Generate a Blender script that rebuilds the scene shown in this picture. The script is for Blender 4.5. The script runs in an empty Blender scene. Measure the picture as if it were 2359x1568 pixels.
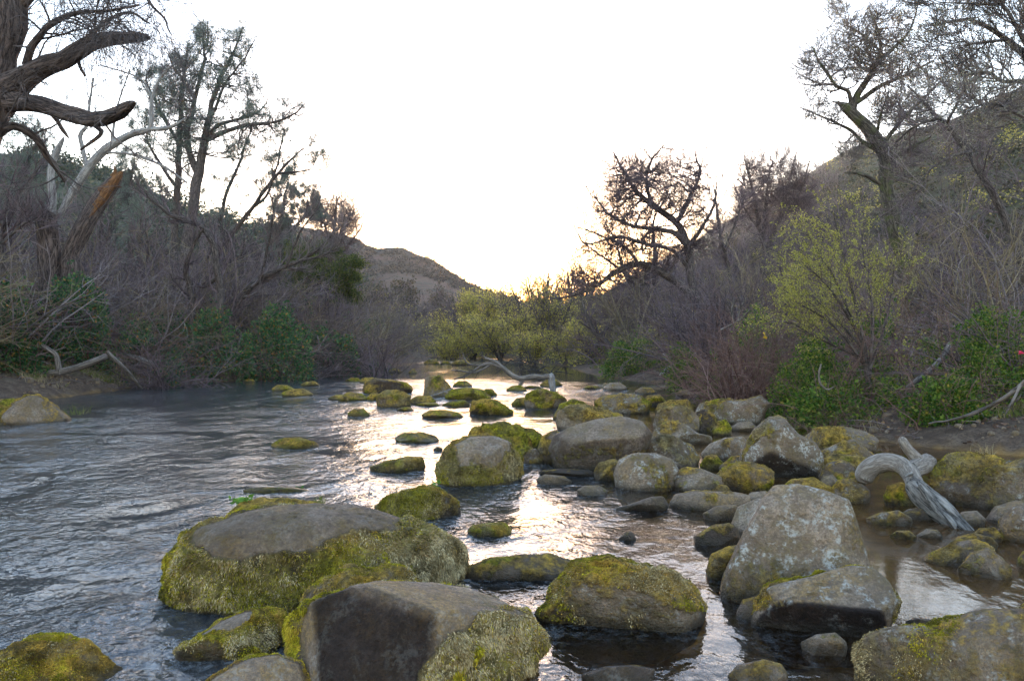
import bpy, math, numpy as np
from math import radians
S = bpy.context.scene
COL = S.collection

# ------------------------------------------------------------------ camera, sky, sun, exposure
F, CX, CY, H = 1807.0, 1179.5, 784.0, 1.7          # focal length and centre in photo units, eye height in metres
cd = bpy.data.cameras.new('camera'); cam = bpy.data.objects.new('camera', cd); COL.objects.link(cam)
cd.sensor_width = 36.0; cd.lens = 36.0 * F / 2359.0; cd.clip_start = 0.05; cd.clip_end = 5000
cam.location = (0, 0, H); cam.rotation_euler = (radians(90), 0, 0)
S.camera = cam

SUN_EL, SUN_AZ = radians(1.8), radians(-0.6)        # just under the far ridge
W = bpy.data.worlds.new('World'); S.world = W; W.use_nodes = True
wn = W.node_tree; bg = wn.nodes['Background']
sky = wn.nodes.new('ShaderNodeTexSky'); sky.sky_type = 'NISHITA'; sky.sun_disc = False
sky.sun_elevation = SUN_EL; sky.sun_rotation = SUN_AZ
sky.altitude = 200; sky.air_density = 1.0; sky.dust_density = 0.6; sky.ozone_density = 1.8
hs = wn.nodes.new('ShaderNodeHueSaturation'); hs.inputs['Saturation'].default_value = 1.02
wn.links.new(sky.outputs[0], hs.inputs['Color']); wb = wn.nodes.new('ShaderNodeMix'); wb.data_type = 'RGBA'; wb.blend_type = 'MULTIPLY'; wb.inputs[0].default_value = 1; wb.inputs[7].default_value = (1.12, 0.985, 0.96, 1)
wn.links.new(hs.outputs[0], wb.inputs[6]); wn.links.new(wb.outputs[2], bg.inputs[0]); bg.inputs[1].default_value = 0.15
sd = bpy.data.lights.new('sun', 'SUN'); sd.energy = 2.0; sd.angle = radians(0.5); sd.color = (1, 0.86, 0.66)
so = bpy.data.objects.new('sun', sd); COL.objects.link(so)
so.rotation_euler = (radians(-90) + SUN_EL, 0, -SUN_AZ)
S.view_settings.view_transform = 'Standard'; S.view_settings.look = 'None'
S.view_settings.exposure = 4.0; S.view_settings.gamma = 1.0
S.cycles.max_bounces = 6; S.cycles.diffuse_bounces = 3; S.cycles.glossy_bounces = 3
S.cycles.transmission_bounces = 3; S.cycles.transparent_max_bounces = 8
S.cycles.caustics_reflective = False; S.cycles.caustics_refractive = False
S.cycles.use_denoising = True

# ------------------------------------------------------------------ helpers
def P(px, py, Y):
    return np.array([(px - CX) / F * Y, Y, H - (py - CY) / F * Y])
def water_Y(py): return H * F / (py - CY)

def _hash(i, j, k, s):
    h = (i * 374761393 + j * 668265263 + k * 2147483647 + s * 144665) & 0xFFFFFFFF
    h = ((h ^ (h >> 13)) * 1274126177) & 0xFFFFFFFF
    h = ((h ^ (h >> 15)) * 2246822519) & 0xFFFFFFFF
    return ((h ^ (h >> 16)) & 0xFFFFFF) / 8388607.5 - 1.0
def vn(p, s=0):
    p = np.asarray(p, float); i = np.floor(p).astype(np.int64); f = p - i
    u = f * f * f * (f * (f * 6 - 15) + 10)
    r = 0
    for a in (0, 1):
        wa = u[:, 0] if a else 1 - u[:, 0]
        for b in (0, 1):
            wb = u[:, 1] if b else 1 - u[:, 1]
            for c in (0, 1):
                wc = u[:, 2] if c else 1 - u[:, 2]
                r = r + wa * wb * wc * _hash(i[:, 0] + a, i[:, 1] + b, i[:, 2] + c, s)
    return r
def fbm(p, o=4, s=0, g=0.5):
    r = 0; a = 1; t = 0
    q = np.asarray(p, float)
    for k in range(o):
        r = r + a * vn(q, s + k * 17); t += a; a *= g; q = q * 2.03 + 11.3
    return r / t
def sstep(a, b, x):
    t = np.clip((x - a) / (b - a), 0, 1); return t * t * (3 - 2 * t)
def unit(v): return v / np.maximum(np.linalg.norm(v, axis=-1, keepdims=True), 1e-9)

def make_mesh(name, V, Q=None, T=None, attrs=None, smooth=True):
    me = bpy.data.meshes.new(name)
    V = np.asarray(V, np.float32)
    nq = 0 if Q is None else len(Q); nt = 0 if T is None else len(T)
    me.vertices.add(len(V)); me.vertices.foreach_set('co', V.ravel())
    loops = []
    if nq: loops.append(np.asarray(Q, np.int32).ravel())
    if nt: loops.append(np.asarray(T, np.int32).ravel())
    loops = np.concatenate(loops)
    me.loops.add(len(loops)); me.loops.foreach_set('vertex_index', loops)
    me.polygons.add(nq + nt)
    st = np.concatenate([np.arange(nq) * 4, nq * 4 + np.arange(nt) * 3]).astype(np.int32)
    me.polygons.foreach_set('loop_start', st)
    me.polygons.foreach_set('use_smooth', np.full(nq + nt, smooth, bool))
    if attrs:
        for k, a in attrs.items():
            at = me.attributes.new(k, 'FLOAT', 'POINT'); at.data.foreach_set('value', np.asarray(a, np.float32))
    me.update(calc_edges=True); me.validate()
    return me
class Geo:
    """collects vertex / face arrays that become ONE mesh"""
    def __init__(s): s.v = []; s.q = []; s.t = []; s.n = 0; s.a = {}
    def add(s, V, Q=None, T=None, A=None, **attrs):
        V = np.asarray(V, float).reshape(-1, 3)
        if A: attrs = {**attrs, **A}
        if Q is not None and len(Q): s.q.append(np.asarray(Q) + s.n)
        if T is not None and len(T): s.t.append(np.asarray(T) + s.n)
        for k, a in attrs.items(): s.a.setdefault(k, []).append(np.broadcast_to(a, (len(V),)))
        s.v.append(V); s.n += len(V)
    def arrays(s):
        return (np.concatenate(s.v), np.concatenate(s.q) if s.q else None, np.concatenate(s.t) if s.t else None)
    def build(s, name, mat, parent=None, smooth=True):
        V, Q, T = s.arrays()
        return link(name, make_mesh(name, V, Q, T, {k: np.concatenate(a) for k, a in s.a.items() if sum(len(x) for x in a) == s.n}, smooth), mat, parent)
def link(name, me, mat, parent=None):
    o = bpy.data.objects.new(name, me); COL.objects.link(o)
    if mat is not None:
        for m in (mat if isinstance(mat, (list, tuple)) else [mat]): me.materials.append(m)
    if parent is not None: o.parent = parent
    return o
def tag(o, label, cat, group=None, kind=None):
    o['label'] = label; o['category'] = cat
    if group: o['group'] = group
    if kind: o['kind'] = kind
    return o
def thing(name, label, cat, group=None):
    o = bpy.data.objects.new(name, None); COL.objects.link(o); o.empty_display_size = 0.2
    return tag(o, label, cat, group)
def rebase(root, loc):
    """put the Empty at the thing's base; its parts are already modelled in world space"""
    root.location = tuple(loc)
    for c in root.children: c.location = tuple(-np.asarray(loc))

# ------------------------------------------------------------------ materials
def mat(name):
    m = bpy.data.materials.new(name); m.use_nodes = True
    nt = m.node_tree; b = nt.nodes['Principled BSDF']; b.inputs['Specular IOR Level'].default_value = 0.25
    return m, nt, b
def nd(nt, t, **kw):
    n = nt.nodes.new(t)
    for k, v in kw.items():
        if k.startswith('i_'):
            key = k[2:]; key = int(key) if key.isdigit() else key
            n.inputs[key].default_value = v
        else: setattr(n, k, v)
    return n
def noise(nt, scale, detail=4, rough=0.55, vec=None):
    n = nd(nt, 'ShaderNodeTexNoise'); n.inputs['Scale'].default_value = scale
    n.inputs['Detail'].default_value = detail; n.inputs['Roughness'].default_value = rough
    if vec is not None: nt.links.new(vec, n.inputs['Vector'])
    return n.outputs['Fac']
def ramp(nt, fac, stops):
    r = nd(nt, 'ShaderNodeValToRGB'); e = r.color_ramp.elements
    while len(e) > 1: e.remove(e[-1])
    e[0].position = stops[0][0]; e[0].color = (*stops[0][1], 1)
    for p, c in stops[1:]:
        x = e.new(p); x.color = (*c, 1)
    nt.links.new(fac, r.inputs[0]); return r.outputs[0]
def mixc(nt, fac, a, b, mode='MIX'):
    m = nd(nt, 'ShaderNodeMix', data_type='RGBA', blend_type=mode)
    for sock, v in ((0, fac), (6, a), (7, b)):
        if isinstance(v, bpy.types.NodeSocket): nt.links.new(v, m.inputs[sock])
        elif sock == 0: m.inputs[0].default_value = v
        else: m.inputs[sock].default_value = (*v, 1)
    return m.outputs[2]
def math_(nt, op, a, b=0.0, clamp=False):
    m = nd(nt, 'ShaderNodeMath', operation=op, use_clamp=clamp)
    for i, v in enumerate((a, b)):
        if isinstance(v, bpy.types.NodeSocket): nt.links.new(v, m.inputs[i])
        else: m.inputs[i].default_value = v
    return m.outputs[0]
def attr(nt, name):
    return nd(nt, 'ShaderNodeAttribute', attribute_name=name).outputs['Fac']
def pos(nt): return nd(nt, 'ShaderNodeNewGeometry').outputs['Position']
def bump(nt, b, h, strength, dist):
    n = nd(nt, 'ShaderNodeBump'); n.inputs['Strength'].default_value = strength; n.inputs['Distance'].default_value = dist
    nt.links.new(h, n.inputs['Height']); nt.links.new(n.outputs[0], b.inputs['Normal']); return n

def gold_film(nt, p): return ramp(nt, noise(nt, 1.7, 3, 0.6, p), [(0.42, (0, 0, 0)), (0.6, (1, 1, 1))])
def rock_material():
    m, nt, b = mat('rock'); p = pos(nt); L = nt.links
    n1 = noise(nt, 2.3, 5, 0.6, p); n2 = noise(nt, 17, 6, 0.65, p); n3 = noise(nt, 70, 3, 0.6, p)
    stone = ramp(nt, n1, [(0.28, (0.095, 0.080, 0.070)), (0.5, (0.165, 0.142, 0.125)), (0.7, (0.25, 0.222, 0.20))])
    film = ramp(nt, noise(nt, 4.2, 6, 0.72, p), [(0.44, (0, 0, 0)), (0.60, (0.62,) * 3)])
    stone = mixc(nt, film, stone, mixc(nt, gold_film(nt, p), (0.10, 0.085, 0.035), (0.19, 0.135, 0.05)))
    stone = mixc(nt, 1.0, stone, ramp(nt, noise(nt, 34, 6, 0.8, p), [(0.28, (0.5, 0.49, 0.49)), (0.5, (0.97, 0.97, 0.97)), (0.70, (1.5, 1.46, 1.42))]), 'MULTIPLY')
    stone = mixc(nt, ramp(nt, n2, [(0.35, (1, 1, 1)), (0.5, (0, 0, 0))]), stone, (0.105, 0.088, 0.075))
    stone = mixc(nt, ramp(nt, n3, [(0.36, (0.75, 0.75, 0.75)), (0.50, (0, 0, 0))]), stone, (0.115, 0.10, 0.088))
    stone = mixc(nt, 1.0, stone, (1.08, 0.92, 0.77), 'MULTIPLY')
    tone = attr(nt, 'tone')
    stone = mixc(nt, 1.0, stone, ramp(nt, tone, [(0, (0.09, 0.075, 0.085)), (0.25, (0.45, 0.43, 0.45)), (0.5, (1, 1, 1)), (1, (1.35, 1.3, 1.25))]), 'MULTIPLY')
    # pale lichen crust
    li = math_(nt, 'MULTIPLY', ramp(nt, noise(nt, 6.5, 6, 0.7, p), [(0.52, (0, 0, 0)), (0.60, (1, 1, 1))]),
               ramp(nt, noise(nt, 45, 3, 0.6, p), [(0.42, (0, 0, 0)), (0.56, (1, 1, 1))]))
    stone = mixc(nt, math_(nt, 'MULTIPLY', math_(nt, 'MULTIPLY', li, attr(nt, 'lichen')), math_(nt, 'ADD', math_(nt, 'MULTIPLY', tone, 2.6, True), 0.22, True)), stone, (0.33, 0.31, 0.28))
    # moss skin
    mo = attr(nt, 'moss'); gold = attr(nt, 'gold')
    green = ramp(nt, noise(nt, 28, 5, 0.7, p), [(0.32, (0.036, 0.032, 0.004)), (0.5, (0.175, 0.150, 0.008)), (0.66, (0.40, 0.335, 0.016))])
    golden = ramp(nt, noise(nt, 24, 5, 0.7, p), [(0.3, (0.10, 0.062, 0.018)), (0.5, (0.29, 0.18, 0.035)), (0.68, (0.48, 0.30, 0.045))])
    dry = ramp(nt, noise(nt, 33, 5, 0.75, p), [(0.3, (0.06, 0.043, 0.018)), (0.52, (0.19, 0.142, 0.065)), (0.7, (0.33, 0.27, 0.15))])
    mossc = mixc(nt, ramp(nt, gold, [(0.25, (0, 0, 0)), (0.6, (1, 1, 1))]), green, golden)
    mossc = mixc(nt, attr(nt, 'dry'), mossc, dry)
    mossc = mixc(nt, 1.0, mossc, ramp(nt, noise(nt, 6, 5, 0.65, p), [(0.32, (0.30, 0.27, 0.25)), (0.5, (0.95, 0.95, 0.95)), (0.66, (1.45, 1.4, 1.2))]), 'MULTIPLY')
    mossc = mixc(nt, ramp(nt, noise(nt, 3.3, 4, 0.7, p), [(0.56, (0, 0, 0)), (0.68, (0.8,) * 3)]), mossc, (0.055, 0.040, 0.022))
    edge = math_(nt, 'ADD', mo, math_(nt, 'MULTIPLY', math_(nt, 'SUBTRACT', n2, 0.5), 1.3))
    mf = ramp(nt, edge, [(0.30, (0, 0, 0)), (0.48, (0.55,) * 3), (0.72, (1, 1, 1))])
    c = mixc(nt, mf, stone, mossc)
    # wet stain above the waterline
    z = nd(nt, 'ShaderNodeSeparateXYZ'); L.new(p, z.inputs[0])
    zz = math_(nt, 'ADD', z.outputs[2], math_(nt, 'MULTIPLY', math_(nt, 'SUBTRACT', n1, 0.5), 0.12))
    wet = ramp(nt, zz, [(0.02, (1, 1, 1)), (0.085, (0.0, 0.0, 0.0))])
    c = mixc(nt, math_(nt, 'MULTIPLY', wet, 0.75), c, (0.028, 0.022, 0.016))
    L.new(c, b.inputs['Base Color'])
    L.new(ramp(nt, wet, [(0, (0.85,) * 3), (1, (0.35,) * 3)]), b.inputs['Roughness'])
    hgt = math_(nt, 'ADD', math_(nt, 'MULTIPLY', n2, 0.6), math_(nt, 'MULTIPLY', n3, math_(nt, 'ADD', math_(nt, 'MULTIPLY', mf, 0.9), 0.35)))
    bump(nt, b, hgt, 1.0, 0.05)
    return m
def tuft_material(name, stops, rough=0.9):
    m, nt, b = mat(name)
    c = ramp(nt, attr(nt, 'tint'), stops)
    rnd = nd(nt, 'ShaderNodeNewGeometry').outputs['Random Per Island']
    c = mixc(nt, 1.0, c, ramp(nt, rnd, [(0, (0.6, 0.6, 0.6)), (1, (1.35, 1.3, 1.2))]), 'MULTIPLY')
    nt.links.new(c, b.inputs['Base Color']); b.inputs['Roughness'].default_value = rough
    return m
def leaf_material(name, stops, trans=0.35, gain=1.0):
    """thin leaves: the colour differs from leaf to leaf and light comes through"""
    m, nt, b = mat(name)
    rnd = nd(nt, 'ShaderNodeNewGeometry').outputs['Random Per Island']
    c = ramp(nt, rnd, [(p_, tuple(gain * v for v in q_)) for p_, q_ in stops])
    nt.links.new(c, b.inputs['Base Color']); b.inputs['Roughness'].default_value = 0.6
    tr = nd(nt, 'ShaderNodeBsdfTranslucent'); nt.links.new(c, tr.inputs[0])
    mx = nd(nt, 'ShaderNodeMixShader'); mx.inputs[0].default_value = trans
    nt.links.new(b.outputs[0], mx.inputs[1]); nt.links.new(tr.outputs[0], mx.inputs[2])
    nt.links.new(mx.outputs[0], nt.nodes['Material Output'].inputs[0])
    return m
def bark_material(name, dark, light, scale=9, streak=5.0, bumpd=0.03, moss=0.0):
    """furrows follow the limb: bx, by lie across it and bl runs along it"""
    m, nt, b = mat(name); p = pos(nt)
    cv = nd(nt, 'ShaderNodeCombineXYZ')
    for i, (a, f) in enumerate((('bx', 1.0), ('by', 1.0), ('bl', 1.0 / streak))):
        nt.links.new(math_(nt, 'MULTIPLY', attr(nt, a), f), cv.inputs[i])
    n = noise(nt, scale, 5, 0.65, cv.outputs[0]); n2 = noise(nt, scale * 3.2, 4, 0.7, cv.outputs[0])
    rid = math_(nt, 'ABSOLUTE', math_(nt, 'SUBTRACT', n, 0.5))
    h = math_(nt, 'ADD', math_(nt, 'MULTIPLY', rid, 3.0), math_(nt, 'MULTIPLY', n2, 0.5))
    c = ramp(nt, h, [(0.22, dark), (0.42, tuple(0.5 * (d + l) for d, l in zip(dark, light))), (0.75, light)])
    if moss: c = mixc(nt, ramp(nt, noise(nt, 3, 4, 0.6, p), [(0.5, (0, 0, 0)), (0.62, (moss,) * 3)]), c, (0.09, 0.10, 0.025))
    nt.links.new(c, b.inputs['Base Color']); b.inputs['Roughness'].default_value = 0.9
    bump(nt, b, h, 1.0, bumpd); return m
def twig_material(name, a, c2):
    m, nt, b = mat(name)
    rnd = nd(nt, 'ShaderNodeNewGeometry').outputs['Random Per Island']
    nt.links.new(ramp(nt, rnd, [(0, a), (1, c2)]), b.inputs['Base Color']); b.inputs['Roughness'].default_value = 0.8
    return m

M = {}
M['rock'] = rock_material()
M['moss'] = tuft_material('moss', [(0.0, (0.030, 0.028, 0.004)), (0.22, (0.125, 0.108, 0.008)), (0.45, (0.36, 0.30, 0.020)),
                                   (0.58, (0.40, 0.25, 0.05)), (0.70, (0.085, 0.060, 0.022)), (0.85, (0.23, 0.165, 0.075)), (1.0, (0.42, 0.34, 0.20))])
M['bark'] = bark_material('bark', (0.020, 0.015, 0.014), (0.16, 0.125, 0.11), 14, 6, 0.03)
M['oak_bark'] = bark_material('oak_bark', (0.016, 0.011, 0.011), (0.20, 0.145, 0.125), 11, 7.0, 0.07)
M['pale_bark'] = bark_material('pale_bark', (0.11, 0.095, 0.09), (0.34, 0.31, 0.29), 14, 8.0, 0.012)
M['willow_bark'] = bark_material('willow_bark', (0.022, 0.017, 0.015), (0.16, 0.13, 0.10), 12, 6, 0.04, 0.6)
M['driftwood'] = bark_material('driftwood', (0.13, 0.105, 0.088), (0.33, 0.285, 0.25), 30, 5.0, 0.018)
M['rot_wood'] = bark_material('rot_wood', (0.03, 0.025, 0.022), (0.33, 0.295, 0.265), 16, 7.0, 0.05)
M['splinter'] = bark_material('splinter', (0.06, 0.028, 0.014), (0.25, 0.115, 0.045), 14, 8.0, 0.03)
M['deadwood'] = bark_material('deadwood', (0.045, 0.037, 0.031), (0.23, 0.19, 0.165), 14, 8.0, 0.015)
M['twig'] = twig_material('twig', (0.040, 0.028, 0.031), (0.175, 0.125, 0.13))
M['twig_tan'] = twig_material('twig_tan', (0.09, 0.066, 0.040), (0.26, 0.20, 0.12))
M['twig_pale'] = twig_material('twig_pale', (0.06, 0.045, 0.043), (0.24, 0.19, 0.18))
M['twig_dark'] = twig_material('twig_dark', (0.05, 0.040, 0.038), (0.14, 0.11, 0.105))
M['twig_red'] = twig_material('twig_red', (0.07, 0.035, 0.028), (0.20, 0.12, 0.10))
M['catkin'] = leaf_material('catkin', [(0, (0.17, 0.155, 0.10)), (1, (0.36, 0.335, 0.24))], 0.5)
M['needle'] = leaf_material('needle', [(0, (0.08, 0.10, 0.08)), (1, (0.20, 0.22, 0.18))], 0.4)
M['ivy'] = leaf_material('ivy', [(0, (0.018, 0.048, 0.020)), (0.6, (0.048, 0.115, 0.040)), (0.9, (0.13, 0.18, 0.05)), (0.96, (0.26, 0.12, 0.03)), (1, (0.30, 0.15, 0.04))])
M['bramble'] = leaf_material('bramble', [(0, (0.022, 0.055, 0.010)), (0.55, (0.075, 0.135, 0.020)), (0.88, (0.18, 0.22, 0.032)), (0.95, (0.20, 0.17, 0.05)), (1, (0.26, 0.20, 0.03))])
M['willow_leaf'] = leaf_material('willow_leaf', [(0, (0.17, 0.165, 0.03)), (0.6, (0.32, 0.30, 0.06)), (1, (0.45, 0.40, 0.11))], 0.5)
M['far_leaf'] = leaf_material('far_leaf', [(0, (0.20, 0.18, 0.045)), (0.5, (0.38, 0.32, 0.07)), (0.85, (0.52, 0.42, 0.10)), (1, (0.56, 0.43, 0.15))], 0.65)
M['oak_leaf'] = leaf_material('oak_leaf', [(0, (0.03, 0.045, 0.012)), (0.7, (0.075, 0.09, 0.02)), (1, (0.15, 0.15, 0.03))], 0.35)
M['scrub'] = leaf_material('scrub', [(0, (0.025, 0.027, 0.012)), (0.5, (0.062, 0.052, 0.022)), (1, (0.12, 0.082, 0.04))], 0.25)
M['chaparral'] = leaf_material('chaparral', [(0, (0.014, 0.014, 0.008)), (0.5, (0.036, 0.029, 0.015)), (1, (0.075, 0.050, 0.026))], 0.2)
M['forest'] = leaf_material('forest', [(0, (0.022, 0.032, 0.020)), (0.6, (0.05, 0.062, 0.034)), (1, (0.10, 0.095, 0.055))], 0.25)
M['grass'] = leaf_material('grass', [(0, (0.06, 0.09, 0.015)), (0.6, (0.13, 0.15, 0.025)), (1, (0.25, 0.22, 0.07))], 0.4)
M['weed'] = leaf_material('weed', [(0, (0.06, 0.14, 0.02)), (1, (0.16, 0.28, 0.05))], 0.4)
M['dry_grass'] = leaf_material('dry_grass', [(0, (0.14, 0.10, 0.05)), (1, (0.36, 0.28, 0.15))], 0.3)
M['litter'] = leaf_material('litter', [(0, (0.05, 0.030, 0.022)), (0.8, (0.14, 0.085, 0.06)), (1, (0.28, 0.16, 0.07))], 0.15)
M['red_petal'] = leaf_material('red_petal', [(0, (0.45, 0.01, 0.05)), (1, (0.6, 0.03, 0.1))], 0.3)
M['yellow_leaf'] = leaf_material('yellow_leaf', [(0, (0.5, 0.3, 0.02)), (1, (0.6, 0.4, 0.05))], 0.3)
M['blue_cloth'] = leaf_material('blue_cloth', [(0, (0.02, 0.03, 0.18)), (1, (0.03, 0.05, 0.25))], 0.2)

def ground_material(name, kind):
    m, nt, b = mat(name); p = pos(nt)
    n1 = noise(nt, 0.35, 5, 0.6, p); n2 = noise(nt, 3.5, 6, 0.65, p); n3 = noise(nt, 26, 4, 0.7, p)
    if kind == 'bank':
        c = ramp(nt, n2, [(0.3, (0.04, 0.025, 0.018)), (0.5, (0.095, 0.064, 0.044)), (0.7, (0.16, 0.115, 0.083))])
        c = mixc(nt, ramp(nt, n3, [(0.38, (0.8,) * 3), (0.55, (0, 0, 0))]), c, (0.05, 0.034, 0.027))
        g = ramp(nt, noise(nt, 1.1, 4, 0.6, p), [(0.50, (0, 0, 0)), (0.62, (1, 1, 1))])
        c = mixc(nt, math_(nt, 'MULTIPLY', g, attr(nt, 'green')), c, ramp(nt, n3, [(0.35, (0.05, 0.065, 0.015)), (0.6, (0.17, 0.18, 0.035))]))
        bed = ramp(nt, noise(nt, 2.2, 5, 0.7, p), [(0.35, (0.05, 0.028, 0.009)), (0.55, (0.24, 0.135, 0.04)), (0.7, (0.40, 0.25, 0.085))])
        c = mixc(nt, attr(nt, 'bed'), c, bed)
        bump(nt, b, math_(nt, 'ADD', n2, math_(nt, 'MULTIPLY', n3, 0.5)), 1.0, 0.08)
    else:
        g = {'right': ((0.020, 0.021, 0.007), (0.055, 0.051, 0.014), (0.058, 0.038, 0.021)),
             'left': ((0.03, 0.037, 0.022), (0.07, 0.072, 0.040), (0.085, 0.07, 0.05)),
             'far': ((0.016, 0.014, 0.008), (0.044, 0.031, 0.017), (0.085, 0.046, 0.028))}[kind]
        n4 = noise(nt, 0.05, 5, 0.6, p)
        c = ramp(nt, noise(nt, 0.22, 6, 0.7, p), [(0.35, g[0]), (0.55, g[1]), (0.7, g[2])])
        c = mixc(nt, ramp(nt, n4, [(0.45, (0, 0, 0)), (0.6, (0.7,) * 3)]), c, g[2])
        bump(nt, b, n1, 1.0, 1.2)
    nt.links.new(c, b.inputs['Base Color']); b.inputs['Roughness'].default_value = 0.95
    return m
M['ground'] = ground_material('ground', 'bank')
for k in ('right', 'left', 'far'): M['hill_' + k] = ground_material('hill_' + k, k)

def water_material():
    m, nt, b = mat('water'); nt.nodes.remove(b); p = pos(nt); L = nt.links
    fl = attr(nt, 'flow')
    mp = nd(nt, 'ShaderNodeMapping'); mp.inputs['Scale'].default_value = (1.0, 0.75, 1); mp.inputs['Rotation'].default_value = (0, 0, 0.35)
    L.new(p, mp.inputs[0])
    def wave(scale, det, dist):
        n = nd(nt, 'ShaderNodeTexNoise'); n.inputs['Scale'].default_value = scale; n.inputs['Detail'].default_value = det; n.inputs['Distortion'].default_value = dist
        L.new(mp.outputs[0], n.inputs['Vector']); return n.outputs['Fac']
    a = wave(6.5, 2, 0.5); c = wave(22, 2, 0.4)
    swirl = ramp(nt, wave(0.7, 3, 1.0), [(0.36, (0.22,) * 3), (0.62, (1, 1, 1))])
    hgt = math_(nt, 'MULTIPLY', math_(nt, 'ADD', a, math_(nt, 'MULTIPLY', c, 0.34)), swirl)
    hgt = math_(nt, 'MULTIPLY', hgt, fl)
    bp = nd(nt, 'ShaderNodeBump'); bp.inputs['Strength'].default_value = 1.0; bp.inputs['Distance'].default_value = 0.055
    L.new(hgt, bp.inputs['Height'])
    fr = nd(nt, 'ShaderNodeFresnel'); fr.inputs[0].default_value = 1.34; L.new(bp.outputs[0], fr.inputs['Normal'])
    gl = nd(nt, 'ShaderNodeBsdfGlossy'); gl.inputs['Roughness'].default_value = 0.07; L.new(bp.outputs[0], gl.inputs['Normal'])
    gl.inputs[0].default_value = (1, 1, 1, 1)
    tr = nd(nt, 'ShaderNodeBsdfTransparent'); L.new(mixc(nt, attr(nt, 'murk_sheen'), (0.86, 0.74, 0.52), (0.14, 0.13, 0.11)), tr.inputs[0])
    mx = nd(nt, 'ShaderNodeMixShader'); L.new(fr.outputs[0], mx.inputs[0]); L.new(tr.outputs[0], mx.inputs[1]); L.new(gl.outputs[0], mx.inputs[2])
    sky_sheen = nd(nt, 'ShaderNodeBsdfDiffuse'); sky_sheen.inputs[0].default_value = (0.17, 0.18, 0.195, 1)  # silvery diffuse painted in for sky reflection, mostly on the left water
    foam = nd(nt, 'ShaderNodeBsdfDiffuse'); foam.inputs[0].default_value = (0.75, 0.77, 0.80, 1)
    m1 = nd(nt, 'ShaderNodeMixShader'); L.new(math_(nt, 'MULTIPLY', math_(nt, 'POWER', attr(nt, 'murk_sheen'), 2.5), 0.30), m1.inputs[0]); L.new(tr.outputs[0], m1.inputs[1]); L.new(sky_sheen.outputs[0], m1.inputs[2])
    silt = nd(nt, 'ShaderNodeBsdfDiffuse'); silt.inputs[0].default_value = (0.17, 0.085, 0.028, 1)
    m3 = nd(nt, 'ShaderNodeMixShader'); L.new(math_(nt, 'MULTIPLY', attr(nt, 'silt'), 0.30), m3.inputs[0]); L.new(m1.outputs[0], m3.inputs[1]); L.new(silt.outputs[0], m3.inputs[2])
    L.new(m3.outputs[0], mx.inputs[1])
    fm = math_(nt, 'MULTIPLY', attr(nt, 'foam'), ramp(nt, noise(nt, 14, 5, 0.75, p), [(0.46, (0, 0, 0)), (0.62, (1, 1, 1))]))
    m2 = nd(nt, 'ShaderNodeMixShader'); L.new(fm, m2.inputs[0]); L.new(mx.outputs[0], m2.inputs[1]); L.new(foam.outputs[0], m2.inputs[2])
    L.new(m2.outputs[0], nt.nodes['Material Output'].inputs[0])
    return m
M['water'] = water_material()

def lighten(g):
    """one reflectance level for everything but water"""
    for k, m in M.items():
        if k == 'water': continue
        nt = m.node_tree
        for n in list(nt.nodes):
            if n.type == 'BSDF_PRINCIPLED' or n.type == 'BSDF_TRANSLUCENT':
                i = n.inputs[0]
                if i.is_linked: nt.links.new(mixc(nt, 1.0, i.links[0].from_socket, (g, g, g), 'MULTIPLY'), i)
lighten(1.45)

# ------------------------------------------------------------------ river course and ground
XR = np.array([(-30, 9), (0, 9), (9, 8.5), (11.1, 7.4), (12.6, 6.0), (14.2, 5.5), (18, 6.0), (21, 7), (29, 6.6), (36, 4.6), (48, 3.6), (60, 3.0), (68, 1.8), (76, -2.0), (90, -14), (130, -60)], float)
XL = np.array([(-30, -17), (0, -16), (21, -14), (29, -13.6), (34, -11.6), (43, -7.6), (55, -7.2), (68, -7.0), (76, -9), (90, -22), (130, -75)], float)
def xr(y): return np.interp(y, XR[:, 0], XR[:, 1])
def xl(y): return np.interp(y, XL[:, 0], XL[:, 1])
def ground_z(x, y):
    x = np.asarray(x, float); y = np.asarray(y, float)
    q = np.stack([x, y, np.zeros_like(x)], -1).reshape(-1, 3)
    e = fbm(q * 0.35, 3, 5).reshape(x.shape) * 0.9
    dr = x - xr(y) + e; dl = xl(y) - x + e
    d = np.maximum(dr, dl)                                  # >0 on land
    right = dr > dl
    rise = np.where(right, 0.55 * (1 - np.exp(-np.maximum(d, 0) / 2.2)) + 0.03 * np.maximum(d, 0),
                    0.85 * (1 - np.exp(-np.maximum(d, 0) / 1.3)) + 0.035 * np.maximum(d, 0))
    bedr = -np.where(x > -1 + 0.0 * y, 0.30, 0.55) * (1 - np.exp(np.minimum(d, 0) / 1.2))
    z = np.where(d > 0, rise, bedr)
    n = fbm(q * 0.8, 4, 9).reshape(x.shape) * 0.16 + fbm(q * 3.1, 3, 21).reshape(x.shape) * 0.05
    return z + n * np.clip(0.25 + np.abs(d) * 0.5, 0, 1), d

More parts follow.
